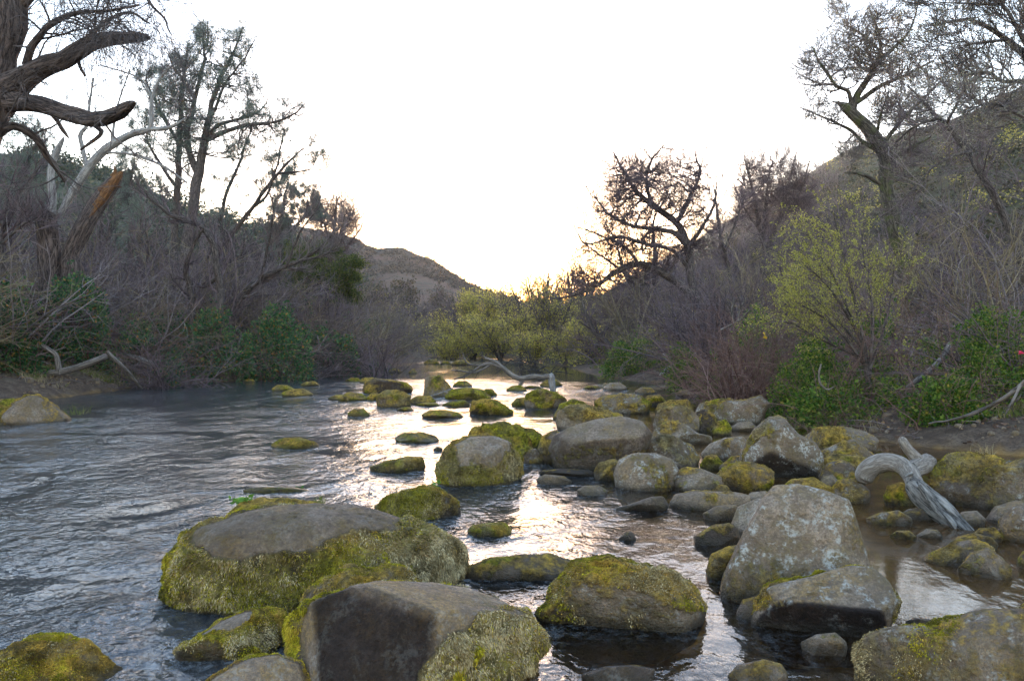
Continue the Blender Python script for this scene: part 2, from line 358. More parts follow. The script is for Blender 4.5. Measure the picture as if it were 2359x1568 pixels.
def tensor(xs, ys):
    X, Y = np.meshgrid(xs, ys); nx, ny = len(xs), len(ys)
    i = np.arange((ny - 1) * (nx - 1)); r, c = i // (nx - 1), i % (nx - 1); a = r * nx + c
    return X.ravel(), Y.ravel(), np.stack([a, a + 1, a + nx + 1, a + nx], 1)
def spread(lo, hi, step, far, grow=1.18):
    a = list(np.arange(lo, hi + step, step)); s = step
    while a[-1] < far: s *= grow; a.append(a[-1] + s)
    return a
xs = np.array([-v for v in spread(0, 16, 0.22, 1500, 1.3)][::-1][:-1] + spread(0, 16, 0.22, 1500, 1.3))
ys = np.array([-v for v in spread(0, 3, 0.4, 1500, 1.5)][::-1][:-1] + spread(0, 45, 0.25, 2500, 1.15))
X, Y, Q = tensor(xs, ys); Z, D = ground_z(X, Y)
o = link('ground', make_mesh('ground', np.stack([X, Y, Z], 1), Q, None,
         {'green': sstep(0.8, 3, D) * 0.9, 'bed': sstep(0.05, -0.12, D)}), M['ground'])
tag(o, 'brown earth river banks and stony bed', 'ground', kind='structure')

# ------------------------------------------------------------------ hills: lofted between a foot line and a ridge line
def resample(pts, n):
    p = np.asarray(pts, float); s = np.r_[0, np.cumsum(np.linalg.norm(np.diff(p, axis=0), axis=1))]
    t = np.linspace(0, s[-1], n); return np.stack([np.interp(t, s, p[:, k]) for k in range(p.shape[1])], 1)
HILL = {}
def hill(name, label, ridge, foot, m, amp, seed, n=260, rows=90, power=1.25):
    r = resample([P(*a) for a in ridge], n); f = resample(foot, n)
    t = np.linspace(0, 1, rows)[:, None, None]
    G = f[None] * (1 - t) + r[None] * t
    G[..., 2] = f[None, :, 2] + (r - f)[None, :, 2] * (t[..., 0] ** power)
    back = r[None] + np.linspace(0, 1, 12)[1:, None, None] * np.array([0, 120, 0]) ; back = np.repeat(back, 1, 0)
    back[..., 2] = r[None, :, 2] * (1 - np.linspace(0, 1, 12)[1:, None] ** 1.5 * 0.9)
    V = np.concatenate([G, back]); sh = V.shape
    w = np.ones(sh[:2]) ; w[:rows] = np.minimum(t[..., 0] * 6, 1)
    V = V.reshape(-1, 3)
    V[:, 2] += (fbm(V * 0.02, 4, seed) * amp + fbm(V * 0.12, 4, seed + 3) * amp * 0.25) * w.ravel()
    i = np.arange((sh[0] - 1) * (n - 1)); rr, cc = i // (n - 1), i % (n - 1); a = rr * n + cc
    o = link(name, make_mesh(name, V, np.stack([a, a + 1, a + n + 1, a + n], 1)), m)
    tag(o, label, 'hill', kind='structure'); HILL[name] = V[:rows * n].reshape(rows, n, 3)
    return o
hill('right_hillside', 'steep grassy hillside rising on the right bank',
     [(1250, 720, 330), (1400, 672, 300), (1480, 632, 280), (1560, 585, 255), (1650, 525, 230), (1740, 465, 210), (1840, 405, 190), (1900, 372, 180), (2000, 328, 165),
      (2080, 300, 155), (2150, 280, 148), (2230, 250, 140), (2300, 210, 132), (2380, 178, 125), (2700, 40, 110), (3300, -100, 95)],
     [(5, 110, 1), (9, 75, 1), (13, 48, .8), (17, 30, .8), (25, 8, .8), (34, -10, .8)], M['hill_right'], 2.2, 100)
hill('left_hillside', 'dark wooded hillside behind the left bank trees',
     [(-1300, 300, 70), (-500, 310, 105), (-100, 345, 135), (0, 355, 145), (130, 360, 150), (250, 395, 155), (350, 440, 162), (450, 490, 170), (560, 520, 182), (680, 560, 205), (760, 600, 220), (850, 680, 230), (930, 760, 240)],
     [(-60, 0, .8), (-40, 25, .8), (-26, 45, .8), (-17, 70, .9), (-14, 110, 1)], M['hill_left'], 2.5, 130)
hill('far_hill', 'distant hill with rocky crest in front of the setting sun',
     [(300, 520, 480), (500, 515, 470), (640, 517, 460), (700, 526, 450), (780, 540, 445), (830, 553, 440), (845, 566, 438), (870, 572, 434), (925, 573, 428), (950, 582, 424), (990, 595, 418), (1020, 611, 412), (1040, 625, 408), (1065, 642, 402), (1090, 656, 398), (1140, 670, 390),
      (1200, 692, 380), (1300, 706, 370), (1450, 690, 360), (1700, 650, 350)],
     [(-130, 260, 1), (-60, 200, 1), (-25, 150, 1), (5, 130, 1), (40, 150, 1), (80, 200, 1)], M['hill_far'], 2.0, 160)

# ------------------------------------------------------------------ boulders
_cube = {}
def cube_sphere(n):
    if n in _cube: return _cube[n]
    g = np.tan(np.linspace(-1, 1, n + 1) * math.pi / 4)
    A, B = np.meshgrid(g, g); A = A.ravel(); B = B.ravel(); one = np.ones_like(A)
    faces = [np.stack(f, 1) for f in ((A, B, one), (-A, B, -one), (one, B, -A), (-one, B, A), (A, one, -B), (A, -one, B))]
    V = np.concatenate(faces)
    i = np.arange(n * n); r, c = i // n, i % n; a = r * (n + 1) + c
    q = np.stack([a, a + 1, a + n + 2, a + n + 1], 1)
    Qs = np.concatenate([q + k * (n + 1) ** 2 for k in range(6)])
    key = np.round(V * 1e5).astype(np.int64)
    _, idx, inv = np.unique(key, axis=0, return_index=True, return_inverse=True)
    V = unit(V[idx]); Qs = inv.ravel()[Qs]
    c0 = V[Qs]; nrm = np.cross(c0[:, 1] - c0[:, 0], c0[:, 2] - c0[:, 0]); flip = (nrm * c0.mean(1)).sum(1) < 0
    Qs[flip] = Qs[flip][:, ::-1]
    _cube[n] = (V, Qs); return _cube[n]
def vertex_normals(V, Q):
    fn = np.cross(V[Q[:, 2]] - V[Q[:, 0]], V[Q[:, 3]] - V[Q[:, 1]])
    N = np.zeros_like(V)
    for k in range(4): np.add.at(N, Q[:, k], fn)
    return unit(N), np.linalg.norm(fn, axis=1) * 0.5

def tufts(parent, V, Q, N, mask, dry, gold, count, length, width, rng, droop, front):
    """moss and dried river weed as many small blades, one mesh, a part of its boulder"""
    fm = mask[Q].mean(1) * (V[Q][:, :, 2].min(1) > 0.015)
    A = np.linalg.norm(np.cross(V[Q[:, 2]] - V[Q[:, 0]], V[Q[:, 3]] - V[Q[:, 1]]), axis=1)
    w = A * np.clip(fm - 0.42, 0, 0.4) * (0.25 + 0.75 * front[Q].mean(1)); 
    if w.sum() <= 0: return None
    f = rng.choice(len(Q), count, p=w / w.sum()); b = rng.dirichlet(np.ones(4), count)
    p = (V[Q[f]] * b[..., None]).sum(1); n = unit((N[Q[f]] * b[..., None]).sum(1))
    d_ = (dry[Q[f]] * b).sum(1); g_ = (gold[Q[f]] * b).sum(1)
    L = length * 0.5 * (0.4 + rng.random(count)) * (0.7 + 0.6 * d_)
    clump = fbm(p * 9, 2, 3)[:, None]
    ax = np.stack([fbm(p * 14 + 50, 1, 7), fbm(p * 14 + 90, 1, 8), fbm(p * 14 + 20, 1, 9)], 1)
    dn = np.array([0, 0, -1.0]) - n * (-n[:, 2:3]); d = unit(n * 0.42 + dn * (droop * (0.55 + d_))[:, None] + ax * 1.3 + rng.normal(0, 0.45, (count, 3)))
    s = unit(np.cross(d, rng.normal(0, 1, (count, 3)))) * (width * (0.5 + rng.random(count)))[:, None]
    mid = p + d * L[:, None] * 0.55; tip = p + d * L[:, None] + np.array([0, 0, -0.35]) * (L * droop)[:, None]
    p = p - n * 0.006
    VV = np.stack([p - s, p + s, mid + s * 0.6, mid - s * 0.6, tip], 1).reshape(-1, 3)
    k = np.arange(count)[:, None] * 5
    tint = np.where(rng.random(count) < d_, 0.78 + 0.22 * rng.random(count), np.where(rng.random(count) < g_, 0.55 + 0.1 * rng.random(count), 0.12 + 0.36 * rng.random(count)))
    big_ = fbm(p * 3.3 + 17, 3, 5); tint = np.clip(np.where(big_ < -0.12, tint * 0.45, tint) + clump[:, 0] * 0.25, 0, 1)
    me = make_mesh('moss', VV, np.concatenate([k + [0, 1, 2, 3]]), k + [3, 2, 4], {'tint': np.repeat(tint, 5)})
    return link('moss', me, M['moss'], parent)

ROCKS = []
def rock(name, label, top, yw, dep=0.8, n=26, moss=0.5, gold=0.2, dry=0.1, lichen=0.35, tone=0.5, cuts=(), ncut=4, seed=None,
         amp=0.035, blades=0, blen=0.03, droop=0.5, box=0.86, group=None, cat='boulder', mossup=0.5, patchy=1.0, ext=0.45):
    """top: the outline above water from its left foot over the crest to its right foot; yw: where the near foot meets the water"""
    seed = len(ROCKS) * 7 + 11 if seed is None else seed
    if moss > 0.1: moss += 0.08; gold += 0.08
    rng = np.random.default_rng(seed)
    top = np.array(top, float); x0, x1, y0 = top[:, 0].min(), top[:, 0].max(), top[:, 1].min()
    hh = max(yw - y0, 6)
    w = x1 - x0; e = hh * ext + 4
    l, r = top[0], top[-1]
    low = np.array([[r[0] - 0.06 * w, max(yw, r[1]) + 0.3 * e], [r[0] - 0.28 * w, yw + 0.9 * e], [l[0] + 0.28 * w, yw + 0.9 * e], [l[0] + 0.06 * w, max(yw, l[1]) + 0.3 * e]])
    out = np.concatenate([top, low])
    cx, cy = (x0 + x1) / 2, (y0 + yw + 0.5 * e) / 2
    Yw = water_Y(yw); t = dep * (w / 2) / F; Yc = Yw / (1 - 0.85 * t)
    C = P(cx, cy, Yc); cam_p = np.array([0, 0, H]); dv = unit(C - cam_p)
    R = unit(np.cross(dv, [0, 0, 1])); U = np.cross(R, dv)
    D = np.stack([(out[:, 0] - CX) / F, np.ones(len(out)), -(out[:, 1] - CY) / F], 1)
    tt = ((C - cam_p) @ dv) / (D @ dv); W3 = cam_p + D * tt[:, None] - C
    a, b = W3 @ R, W3 @ U
    th = np.linspace(-math.pi, math.pi, 361)
    # radius of the outline in each direction from the centre
    rad = np.zeros(361); m = len(a)
    for i in range(m):
        ax, ay, bx, by = a[i], b[i], a[(i + 1) % m], b[(i + 1) % m]
        ex, ey = bx - ax, by - ay
        den = np.cos(th) * ey - np.sin(th) * ex; den = np.where(np.abs(den) < 1e-12, 1e-12, den)
        rr = (ax * ey - ay * ex) / den
        uu = np.where(np.abs(ex) > np.abs(ey), (rr * np.cos(th) - ax) / (ex if abs(ex) > 1e-12 else 1e-12), (rr * np.sin(th) - ay) / (ey if abs(ey) > 1e-12 else 1e-12))
        ok = (uu >= -1e-6) & (uu <= 1 + 1e-6) & (rr > 0)
        rad = np.where(ok, np.maximum(rad, rr), rad)
    rad[rad == 0] = np.median(rad[rad > 0])
    ker = np.hanning(9); ker /= ker.sum(); rad = np.convolve(np.r_[rad[-5:-1], rad, rad[1:5]], ker, 'valid')[:361]
    sv, Q = cube_sphere(n)
    ang = np.arctan2(sv[:, 1], sv[:, 0]); s = np.hypot(sv[:, 0], sv[:, 1])
    rho = np.interp(ang, th, rad) * s ** box
    thick = dep * (w / 2) / F * Yc
    L = np.stack([rho * np.cos(ang), rho * np.sin(ang), np.sign(sv[:, 2]) * np.abs(sv[:, 2]) ** 0.85 * thick], 1)
    hw = (w / 2) / F * Yc; hb = (b.max() - b.min()) / 2
    Ln = L / np.array([hw, hb, thick])
    cl = list(cuts)
    for k in range(ncut):
        d = unit(np.array([rng.normal(0, 0.5), rng.normal(0.1, 0.5), (0.7 if k % 3 else -0.8)])); cl.append((*d, 0.60 + 0.25 * rng.random()))
    for c in cl:
        nn = unit(np.array(c[:3])); q = Ln @ nn - c[3]
        soft = 0.06; q = np.where(q > -soft, (q + soft) ** 2 / (4 * soft), 0) * (q < soft) + np.where(q >= soft, q, 0)
        Ln = Ln - nn * (q * 0.93)[:, None]
    L = Ln * np.array([hw, hb, thick])
    sz = min(hw, max(hb, 0.05) * 1.2)
    base = L + rng.random(3) * 50
    Nn = unit(L / (np.array([hw, hb, thick]) ** 2))
    disp = fbm(base / sz * 0.9, 4, seed) * amp * sz * 1.6 + (np.abs(fbm(base / sz * 2.6, 3, seed + 5)) - 0.2) * amp * sz * 0.7
    edge = np.clip(np.abs(Ln[:, 2]) * 2.2, 0.35, 1)
    if n > 40: disp = disp + (fbm(base * 11, 4, seed + 9, 0.65) * 0.012 - np.maximum(fbm(base * 24, 2, seed + 19) - 0.25, 0) * 0.03) * min(1, sz * 2)
    L = L + Nn * (disp * edge)[:, None]
    V = C + L[:, :1] * R + L[:, 1:2] * U + L[:, 2:3] * (-dv)
    N, _ = vertex_normals(V, Q)
    # where moss and weed have settled
    pz = V * (1.6 / max(sz, 0.12)) * 0.7 + seed
    f1 = fbm(pz, 4, 200); f2 = fbm(pz * 0.8 + 30, 3, 230); f3 = fbm(pz * 0.9 + 70, 3, 260)
    mk = np.clip(moss + mossup * (N[:, 2] - 0.35) * 0.5 + f1 * 0.9 * patchy, 0, 1)
    for c in cuts:
        if len(c) > 4:                                                  # a bare facet
            nn = unit(np.array(c[:3])); mk = mk - (mk + 0.45) * (c[4] * sstep(c[3] - 0.20, c[3] - 0.01, Ln @ nn + f1 * 0.55 - 0.03))
    gd = np.clip(gold + 1.1 * f2 + 0.35 * (N[:, 2] - 0.4), 0, 1); dr = np.clip(dry + 1.3 * f3 * (dry > 0.05) - 0.25 * (N[:, 2] - 0.3), 0, 1)
    gd = np.clip(gd + 0.55 * np.clip(1 - np.abs(mk - 0.5) * 4.5, 0, 1), 0, 1)
    thk = sstep(0.42, 0.62, mk)
    lump = (0.4 + fbm(V * 7, 2, 310) * 1.3 + fbm(V * 20, 3, 300) * 0.9) * thk
    V = V + N * (lump * min(0.032, 0.07 * sz) * (1.0 if n > 40 else 0.6))[:, None]
    N, _ = vertex_normals(V, Q)
    tn = np.full(len(V), tone)
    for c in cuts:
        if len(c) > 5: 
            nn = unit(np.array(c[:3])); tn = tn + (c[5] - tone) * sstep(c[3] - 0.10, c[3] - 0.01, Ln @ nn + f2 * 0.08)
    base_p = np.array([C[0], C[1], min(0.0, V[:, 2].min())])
    o = link(name, make_mesh(name, V - base_p, Q, None, {'moss': mk, 'gold': gd, 'dry': dr, 'lichen': np.full(len(V), lichen), 'tone': tn}), M['rock'])
    o.location = base_p
    tag(o, label, cat, group)
    if blades:
        front = sstep(-0.35, 0.1, Ln[:, 2])
        t_ = tufts(o, V - base_p + np.array([0, 0, base_p[2]]), Q, N, mk, dr, gd, blades, blen, 0.0032, rng, droop, front)
        if t_: t_.location = (0, 0, -base_p[2])
    ROCKS.append((C[0], Yw + thick * 0.85, hw, thick)); return o

# ------------------------------------------------------------------ the boulders, nearest first
B = 'boulder'
rock(B, 'huge humped boulder with bare grey crown and shaggy moss flanks',
     [(389, 1372), (388, 1320), (396, 1285), (422, 1245), (455, 1215), (505, 1203), (560, 1185), (640, 1166), (730, 1160), (820, 1163), (880, 1180), (950, 1205), (1010, 1228), (1050, 1250), (1068, 1280), (1062, 1315), (1040, 1345)],
     1398, dep=0.62, n=110, moss=0.62, gold=0.15, dry=0.72, lichen=0.15, tone=0.40, mossup=-0.30, patchy=0.6, cuts=[(0.03, 0.93, 0.36, 0.87, 0.8)], ncut=0, blades=78000, blen=0.034, droop=0.8, amp=0.022, box=0.72)
rock(B, 'low bright moss hump with a leafy weed on its end',
     [(514, 1205), (528, 1182), (560, 1156), (600, 1148), (650, 1149), (700, 1156), (745, 1160), (770, 1180)], 1212, n=44, moss=0.95, gold=0.35, blades=9000, blen=0.02)
rock(B, 'rounded green mossy boulder with a grass tuft behind the huge one',
     [(858, 1165), (880, 1148), (915, 1138), (950, 1126), (990, 1120), (1025, 1133), (1052, 1155), (1063, 1178), (1062, 1190)], 1206, n=60, moss=0.75, gold=0.1, blades=24000, blen=0.022, mossup=0.8, tone=0.3)
rock(B, 'small dark oblong rock alone in the bright water',
     [(1078, 1222), (1090, 1209), (1130, 1206), (1165, 1204), (1180, 1216), (1178, 1226)], 1241, n=32, moss=0.7, gold=0.3, tone=0.1, blades=3750, blen=0.016)
rock(B, 'angular foreground boulder with dark bare slab face and smooth grey top',
     [(655, 1600), (657, 1510), (668, 1440), (700, 1395), (760, 1372), (820, 1350), (870, 1337), (1000, 1334), (1085, 1346), (1150, 1372), (1205, 1412), (1240, 1465), (1236, 1500), (1205, 1545), (1170, 1590)],
     1655, dep=0.8, n=120, moss=0.66, gold=0.15, dry=1.05, lichen=0.25, tone=0.5, mossup=-0.35, patchy=0.35, seed=5,
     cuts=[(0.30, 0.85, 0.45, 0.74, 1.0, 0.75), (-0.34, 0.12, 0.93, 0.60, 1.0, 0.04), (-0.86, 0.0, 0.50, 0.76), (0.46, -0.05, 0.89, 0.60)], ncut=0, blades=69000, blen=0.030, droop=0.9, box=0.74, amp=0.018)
rock(B, 'golden weed covered shoulder rock behind the dark slab boulder',
     [(688, 1425), (697, 1390), (712, 1362), (750, 1332), (800, 1314), (860, 1306), (905, 1303), (945, 1320), (970, 1345), (985, 1400)], 1452, dep=0.6, n=60, moss=0.75, gold=0.75, dry=0.25, blades=16500, blen=0.022)
rock(B, 'wedge shaped moss rock below the huge humped boulder',
     [(400, 1500), (450, 1470), (510, 1430), (570, 1404), (625, 1397), (652, 1418), (659, 1460), (655, 1495)], 1524, n=60, moss=0.68, gold=0.2, dry=0.15, lichen=0.3, blades=21000, blen=0.022, cuts=[(-0.5, 0.75, 0.4, 0.72, 0.9)], ncut=2)
rock(B, 'pale rock with golden weed rim at the bottom edge',
     [(455, 1600), (490, 1562), (530, 1538), (575, 1516), (640, 1508), (690, 1530), (720, 1600)], 1650, n=60, moss=0.5, gold=0.8, dry=0.2, tone=0.7, blades=10500, blen=0.02, cuts=[(0.1, 0.45, 0.9, 0.6, 1.0)], ncut=1)
rock(B, 'yellow mossy boulder in the bottom left corner',
     [(-60, 1560), (-20, 1520), (25, 1493), (85, 1470), (140, 1462), (190, 1476), (235, 1510), (275, 1545), (292, 1560)], 1592, n=80, moss=0.85, gold=0.45, dry=0.15, blades=39000, blen=0.028, dep=0.6)
rock(B, 'squat dome boulder with golden moss cap in centre foreground',
     [(1236, 1425), (1262, 1385), (1280, 1340), (1305, 1308), (1340, 1293), (1410, 1286), (1490, 1300), (1555, 1322), (1598, 1360), (1628, 1408), (1622, 1428)],
     1456, dep=0.75, n=90, moss=0.36, gold=0.72, dry=0.12, lichen=0.4, mossup=1.1, patchy=0.8, blades=39000, blen=0.022, ncut=2, amp=0.02)
rock(B, 'long flat grey rock lying behind the golden dome boulder',
     [(1040, 1322), (1065, 1306), (1120, 1289), (1200, 1276), (1275, 1274), (1335, 1290), (1330, 1302)], 1338, dep=0.35, n=50, moss=0.32, gold=0.4, lichen=0.1, tone=0.35, amp=0.02, patchy=0.6, ext=0.3)
rock(B, 'tall grey trapezoid boulder with rough pitted face',
     [(1657, 1385), (1666, 1325), (1692, 1268), (1718, 1215), (1755, 1150), (1782, 1116), (1832, 1113), (1900, 1128), (1958, 1150), (1975, 1200), (1995, 1265), (2008, 1320), (2012, 1370)],
     1402, dep=0.62, n=110, moss=0.12, gold=0.45, dry=0.7, lichen=1.0, tone=0.6, amp=0.022, patchy=0.75, mossup=-0.3, blades=7500, blen=0.012,
     cuts=[(0.05, 0.18, 0.95, 0.62), (-0.1, 0.85, 0.55, 0.80, 1.0, 0.62), (0.75, 0.1, 0.6, 0.78)], ncut=0, box=0.68)
rock(B, 'slanting oblong boulder leaning before the tall grey trapezoid',
     [(1727, 1440), (1733, 1400), (1765, 1352), (1850, 1330), (1955, 1301), (2010, 1304), (2048, 1338), (2068, 1385), (2060, 1418)],
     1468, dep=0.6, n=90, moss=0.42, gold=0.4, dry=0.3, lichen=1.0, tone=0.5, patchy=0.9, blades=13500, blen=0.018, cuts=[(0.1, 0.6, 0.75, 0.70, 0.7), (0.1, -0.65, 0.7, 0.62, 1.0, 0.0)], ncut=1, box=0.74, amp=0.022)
rock(B, 'broad mossy boulder cut off by the bottom right corner',
     [(1968, 1560), (1972, 1500), (1990, 1468), (2035, 1446), (2130, 1438), (2185, 1432), (2232, 1410), (2272, 1402), (2359, 1401), (2450, 1415), (2500, 1500)],
     1668, dep=0.5, n=110, moss=0.50, gold=0.5, dry=0.42, lichen=0.7, tone=0.5, mossup=0.1, patchy=0.75, blades=45000, blen=0.020, ncut=2, amp=0.03, box=0.7)
rock(B, 'small smooth stone wedged left of the slanting oblong boulder',
     [(1696, 1410), (1710, 1382), (1745, 1371), (1775, 1390), (1778, 1410)], 1428, n=30, moss=0.05, lichen=0.1, tone=0.35)
rock(B, 'smooth grey stone in the pool under the slanting oblong boulder',
     [(1844, 1478), (1880, 1460), (1925, 1456), (1950, 1478), (1953, 1492)], 1511, n=36, moss=0.0, lichen=0.2, tone=0.5)
rock(B, 'rounded stone with gold stains at the bottom edge',
     [(1676, 1555), (1698, 1530), (1755, 1519), (1800, 1529), (1816, 1556)], 1592, n=36, moss=0.25, gold=0.9, tone=0.6, lichen=0.1)
rock(B, 'low dark wet rock at the bottom centre edge',
     [(1338, 1552), (1395, 1534), (1460, 1530), (1510, 1540)], 1580, n=36, moss=0.0, tone=0.2, lichen=0.5, dep=0.5)
rock(B, 'brown mossy rock hidden left of the tall trapezoid',
     [(1625, 1315), (1640, 1277), (1680, 1258), (1730, 1255), (1760, 1320)], 1340, n=40, moss=0.4, gold=0.6, tone=0.3)
rock(B, 'rounded stone peeping behind the left edge of the trapezoid',
     [(1684, 1205), (1700, 1166), (1745, 1147), (1800, 1150), (1830, 1200)], 1240, n=40, moss=0.2, gold=0.5, lichen=0.4, tone=0.55)
rock(B, 'smooth dark wedge stone left of the tall trapezoid',
     [(1597, 1235), (1640, 1209), (1680, 1203), (1700, 1215), (1705, 1238)], 1258, n=30, moss=0.0, tone=0.25, lichen=0.0)
rock(B, 'small smooth stone just below the long pale slab',
     [(1618, 1182), (1650, 1164), (1695, 1161), (1712, 1180), (1712, 1190)], 1200, n=26, moss=0.0, tone=0.4, lichen=0.0)
rock(B, 'long pale smooth slab stone lying in still water',
     [(1541, 1160), (1555, 1137), (1600, 1130), (1690, 1132), (1728, 1140), (1730, 1155)], 1176, n=44, moss=0.0, tone=0.6, lichen=0.0, gold=0.4, dep=0.5, ncut=1, amp=0.015)
rock(B, 'pale stone behind the right end of the long slab',
     [(1715, 1148), (1730, 1133), (1765, 1130), (1790, 1150)], 1160, n=22, moss=0.0, tone=0.7, lichen=0.0)
rock(B, 'low tapered grey rock like a fin in the still pool',
     [(1405, 1172), (1450, 1161), (1500, 1143), (1528, 1142), (1542, 1163)], 1176, n=30, moss=0.0, tone=0.3, lichen=0.0, dep=0.5)
rock(B, 'flat pale stone barely out of the pool',
     [(1328, 1129), (1345, 1118), (1380, 1117), (1401, 1130)], 1140, n=24, moss=0.0, tone=0.6, lichen=0.0)
rock(B, 'flat grey stone beside the big moss block in the pool',
     [(1235, 1103), (1255, 1091), (1300, 1096), (1318, 1108)], 1116, n=24, moss=0.0, tone=0.4, lichen=0.0, dep=0.5)
rock(B, 'long submerged stone just breaking the pool surface',
     [(1240, 1085), (1290, 1078), (1360, 1082), (1375, 1092)], 1098, n=24, moss=0.0, tone=0.15, lichen=0.0, dep=0.4)
rock(B, 'small pointed stone alone in the rippled pool',
     [(1424, 1240), (1440, 1226), (1455, 1223), (1466, 1240)], 1246, n=20, moss=0.0, tone=0.3, lichen=0.0)
rock(B, 'blocky moss capped boulder with bare sloping top in midstream',
     [(1004, 1095), (1014, 1052), (1040, 1024), (1085, 1007), (1140, 1004), (1172, 1016), (1196, 1058), (1208, 1090), (1196, 1105)],
     1118, dep=0.75, n=70, moss=0.62, gold=0.35, dry=0.3, lichen=0.3, cuts=[(0.10, 0.80, 0.55, 0.84, 0.9, 0.6), (0.85, 0.0, 0.55, 0.72)], ncut=0, blades=18000, blen=0.022, droop=0.7, box=0.74)
rock(B, 'mossy hump directly behind the blocky midstream boulder',
     [(1074, 1010), (1090, 990), (1120, 978), (1165, 976), (1200, 985), (1218, 1010), (1228, 1050)], 1072, n=44, moss=0.75, gold=0.3, blades=7500, blen=0.02)
rock(B, 'small moss rock in the gap behind the midstream hump',
     [(1188, 1005), (1205, 986), (1228, 988), (1248, 1003), (1245, 1018)], 1035, n=26, moss=0.85, gold=0.2, blades=1350, blen=0.02)
rock(B, 'small brown stone in the dark gap right of the midstream block',
     [(1195, 1060), (1210, 1035), (1235, 1032), (1255, 1062)], 1072, n=24, moss=0.4, gold=0.6, tone=0.35)
rock(B, 'huge smooth dark grey boulder with whitish streak on top',
     [(1270, 1062), (1262, 1035), (1275, 1003), (1310, 984), (1370, 966), (1430, 957), (1480, 970), (1503, 998), (1496, 1030), (1470, 1055)],
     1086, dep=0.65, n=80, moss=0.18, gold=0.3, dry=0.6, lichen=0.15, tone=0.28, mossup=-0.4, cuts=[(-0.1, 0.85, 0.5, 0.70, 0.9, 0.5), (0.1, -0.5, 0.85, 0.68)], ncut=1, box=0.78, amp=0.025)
rock(B, 'brownish rock pressed against the left of the huge smooth one',
     [(1238, 1035), (1248, 1003), (1275, 992), (1300, 1000), (1310, 1060)], 1072, n=36, moss=0.35, gold=0.5, tone=0.4)
rock(B, 'mossy sloping boulder right behind the huge smooth one',
     [(1280, 975), (1284, 950), (1310, 935), (1345, 934), (1395, 945), (1432, 953), (1440, 975)], 994, n=44, moss=0.4, gold=0.35, dry=0.3, tone=0.55)
rock(B, 'dark moss mound behind the mossy sloping boulder',
     [(1275, 962), (1290, 930), (1320, 920), (1345, 926), (1360, 945)], 968, n=30, moss=0.8, gold=0.25)
rock(B, 'large rounded mossy boulder by the fallen trunk stub',
     [(1208, 928), (1214, 907), (1245, 896), (1282, 905), (1304, 918), (1306, 930)], 943, n=44, moss=0.6, gold=0.3, tone=0.45, blades=3750, blen=0.03)
rock(B, 'small moss rock left of the boulder by the trunk stub',
     [(1178, 930), (1190, 917), (1212, 914), (1225, 930)], 936, n=24, moss=0.8, gold=0.4)
rock(B, 'broad low boulder with whitish flecks near the right shore',
     [(1370, 925), (1392, 912), (1430, 908), (1475, 911), (1502, 927), (1498, 938)], 952, n=44, moss=0.55, gold=0.4, lichen=0.9, dep=0.55)
rock(B, 'rounded pale mossy boulder upstream of the humped saddle rock',
     [(1504, 978), (1514, 948), (1548, 933), (1590, 938), (1612, 962), (1612, 985)], 998, n=44, moss=0.4, gold=0.25, dry=0.4, lichen=0.4, tone=0.6)
rock(B, 'dark round rock right of the rounded pale boulder',
     [(1598, 978), (1605, 948), (1625, 940), (1648, 958), (1650, 980)], 996, n=32, moss=0.45, gold=0.2, tone=0.15)
rock(B, 'yellow topped rock behind the rounded pale boulder',
     [(1508, 950), (1518, 930), (1545, 922), (1585, 920), (1602, 938)], 955, n=30, moss=0.55, gold=0.8, tone=0.5)
rock(B, 'dark mossy rock between the broad low and yellow topped ones',
     [(1478, 928), (1492, 911), (1520, 909), (1535, 925)], 934, n=26, moss=0.7, gold=0.4, tone=0.2)
rock(B, 'long saddle shaped rock with trailing low tail',
     [(1494, 1012), (1510, 985), (1550, 967), (1580, 977), (1608, 998), (1638, 1003), (1642, 1012)], 1024, n=44, moss=0.25, gold=0.3, lichen=0.7, tone=0.5, dep=0.5)
rock(B, 'dark topped pitted rock above the smooth egg boulder',
     [(1475, 1048), (1490, 1016), (1520, 1003), (1560, 1006), (1595, 1030), (1613, 1056)], 1080, n=48, moss=0.3, gold=0.2, dry=0.6, lichen=1.0, tone=0.4)
rock(B, 'smooth egg shaped pale grey boulder at the pool edge',
     [(1412, 1092), (1424, 1060), (1458, 1043), (1510, 1043), (1548, 1057), (1566, 1084), (1560, 1102)], 1129, n=56, moss=0.08, gold=0.3, lichen=0.9, tone=0.62, ncut=0, amp=0.012)
rock(B, 'brown mossy stone tucked left of the egg boulder',
     [(1367, 1088), (1378, 1066), (1410, 1057), (1440, 1065), (1445, 1095)], 1107, n=32, moss=0.4, gold=0.4, dry=0.3, tone=0.4)
rock(B, 'tilted bare block with flat faces right of the egg boulder',
     [(1548, 1118), (1560, 1088), (1582, 1073), (1620, 1080), (1662, 1098), (1668, 1118)], 1133, n=44, moss=0.05, lichen=0.4, tone=0.5, cuts=[(-0.2, 0.6, 0.75, 0.6), (0.5, 0.0, 0.85, 0.66)], ncut=1)
rock(B, 'knobbly golden moss rock right of the tilted bare block',
     [(1632, 1112), (1660, 1082), (1700, 1065), (1755, 1068), (1783, 1085), (1780, 1110)], 1133, n=48, moss=0.72, gold=0.6, blades=6750, blen=0.022, amp=0.06)
rock(B, 'cone shaped grey boulder, tallest of the shore cluster',
     [(1700, 1075), (1706, 1040), (1735, 990), (1772, 959), (1808, 964), (1838, 998), (1878, 1018), (1898, 1050), (1893, 1080)],
     1102, dep=0.7, n=80, moss=0.22, gold=0.25, dry=0.6, lichen=1.0, tone=0.5, amp=0.045, box=0.8, mossup=-0.2, cuts=[(0.2, -0.7, 0.75, 0.66, 1.0, 0.05)], blades=5250, blen=0.02)
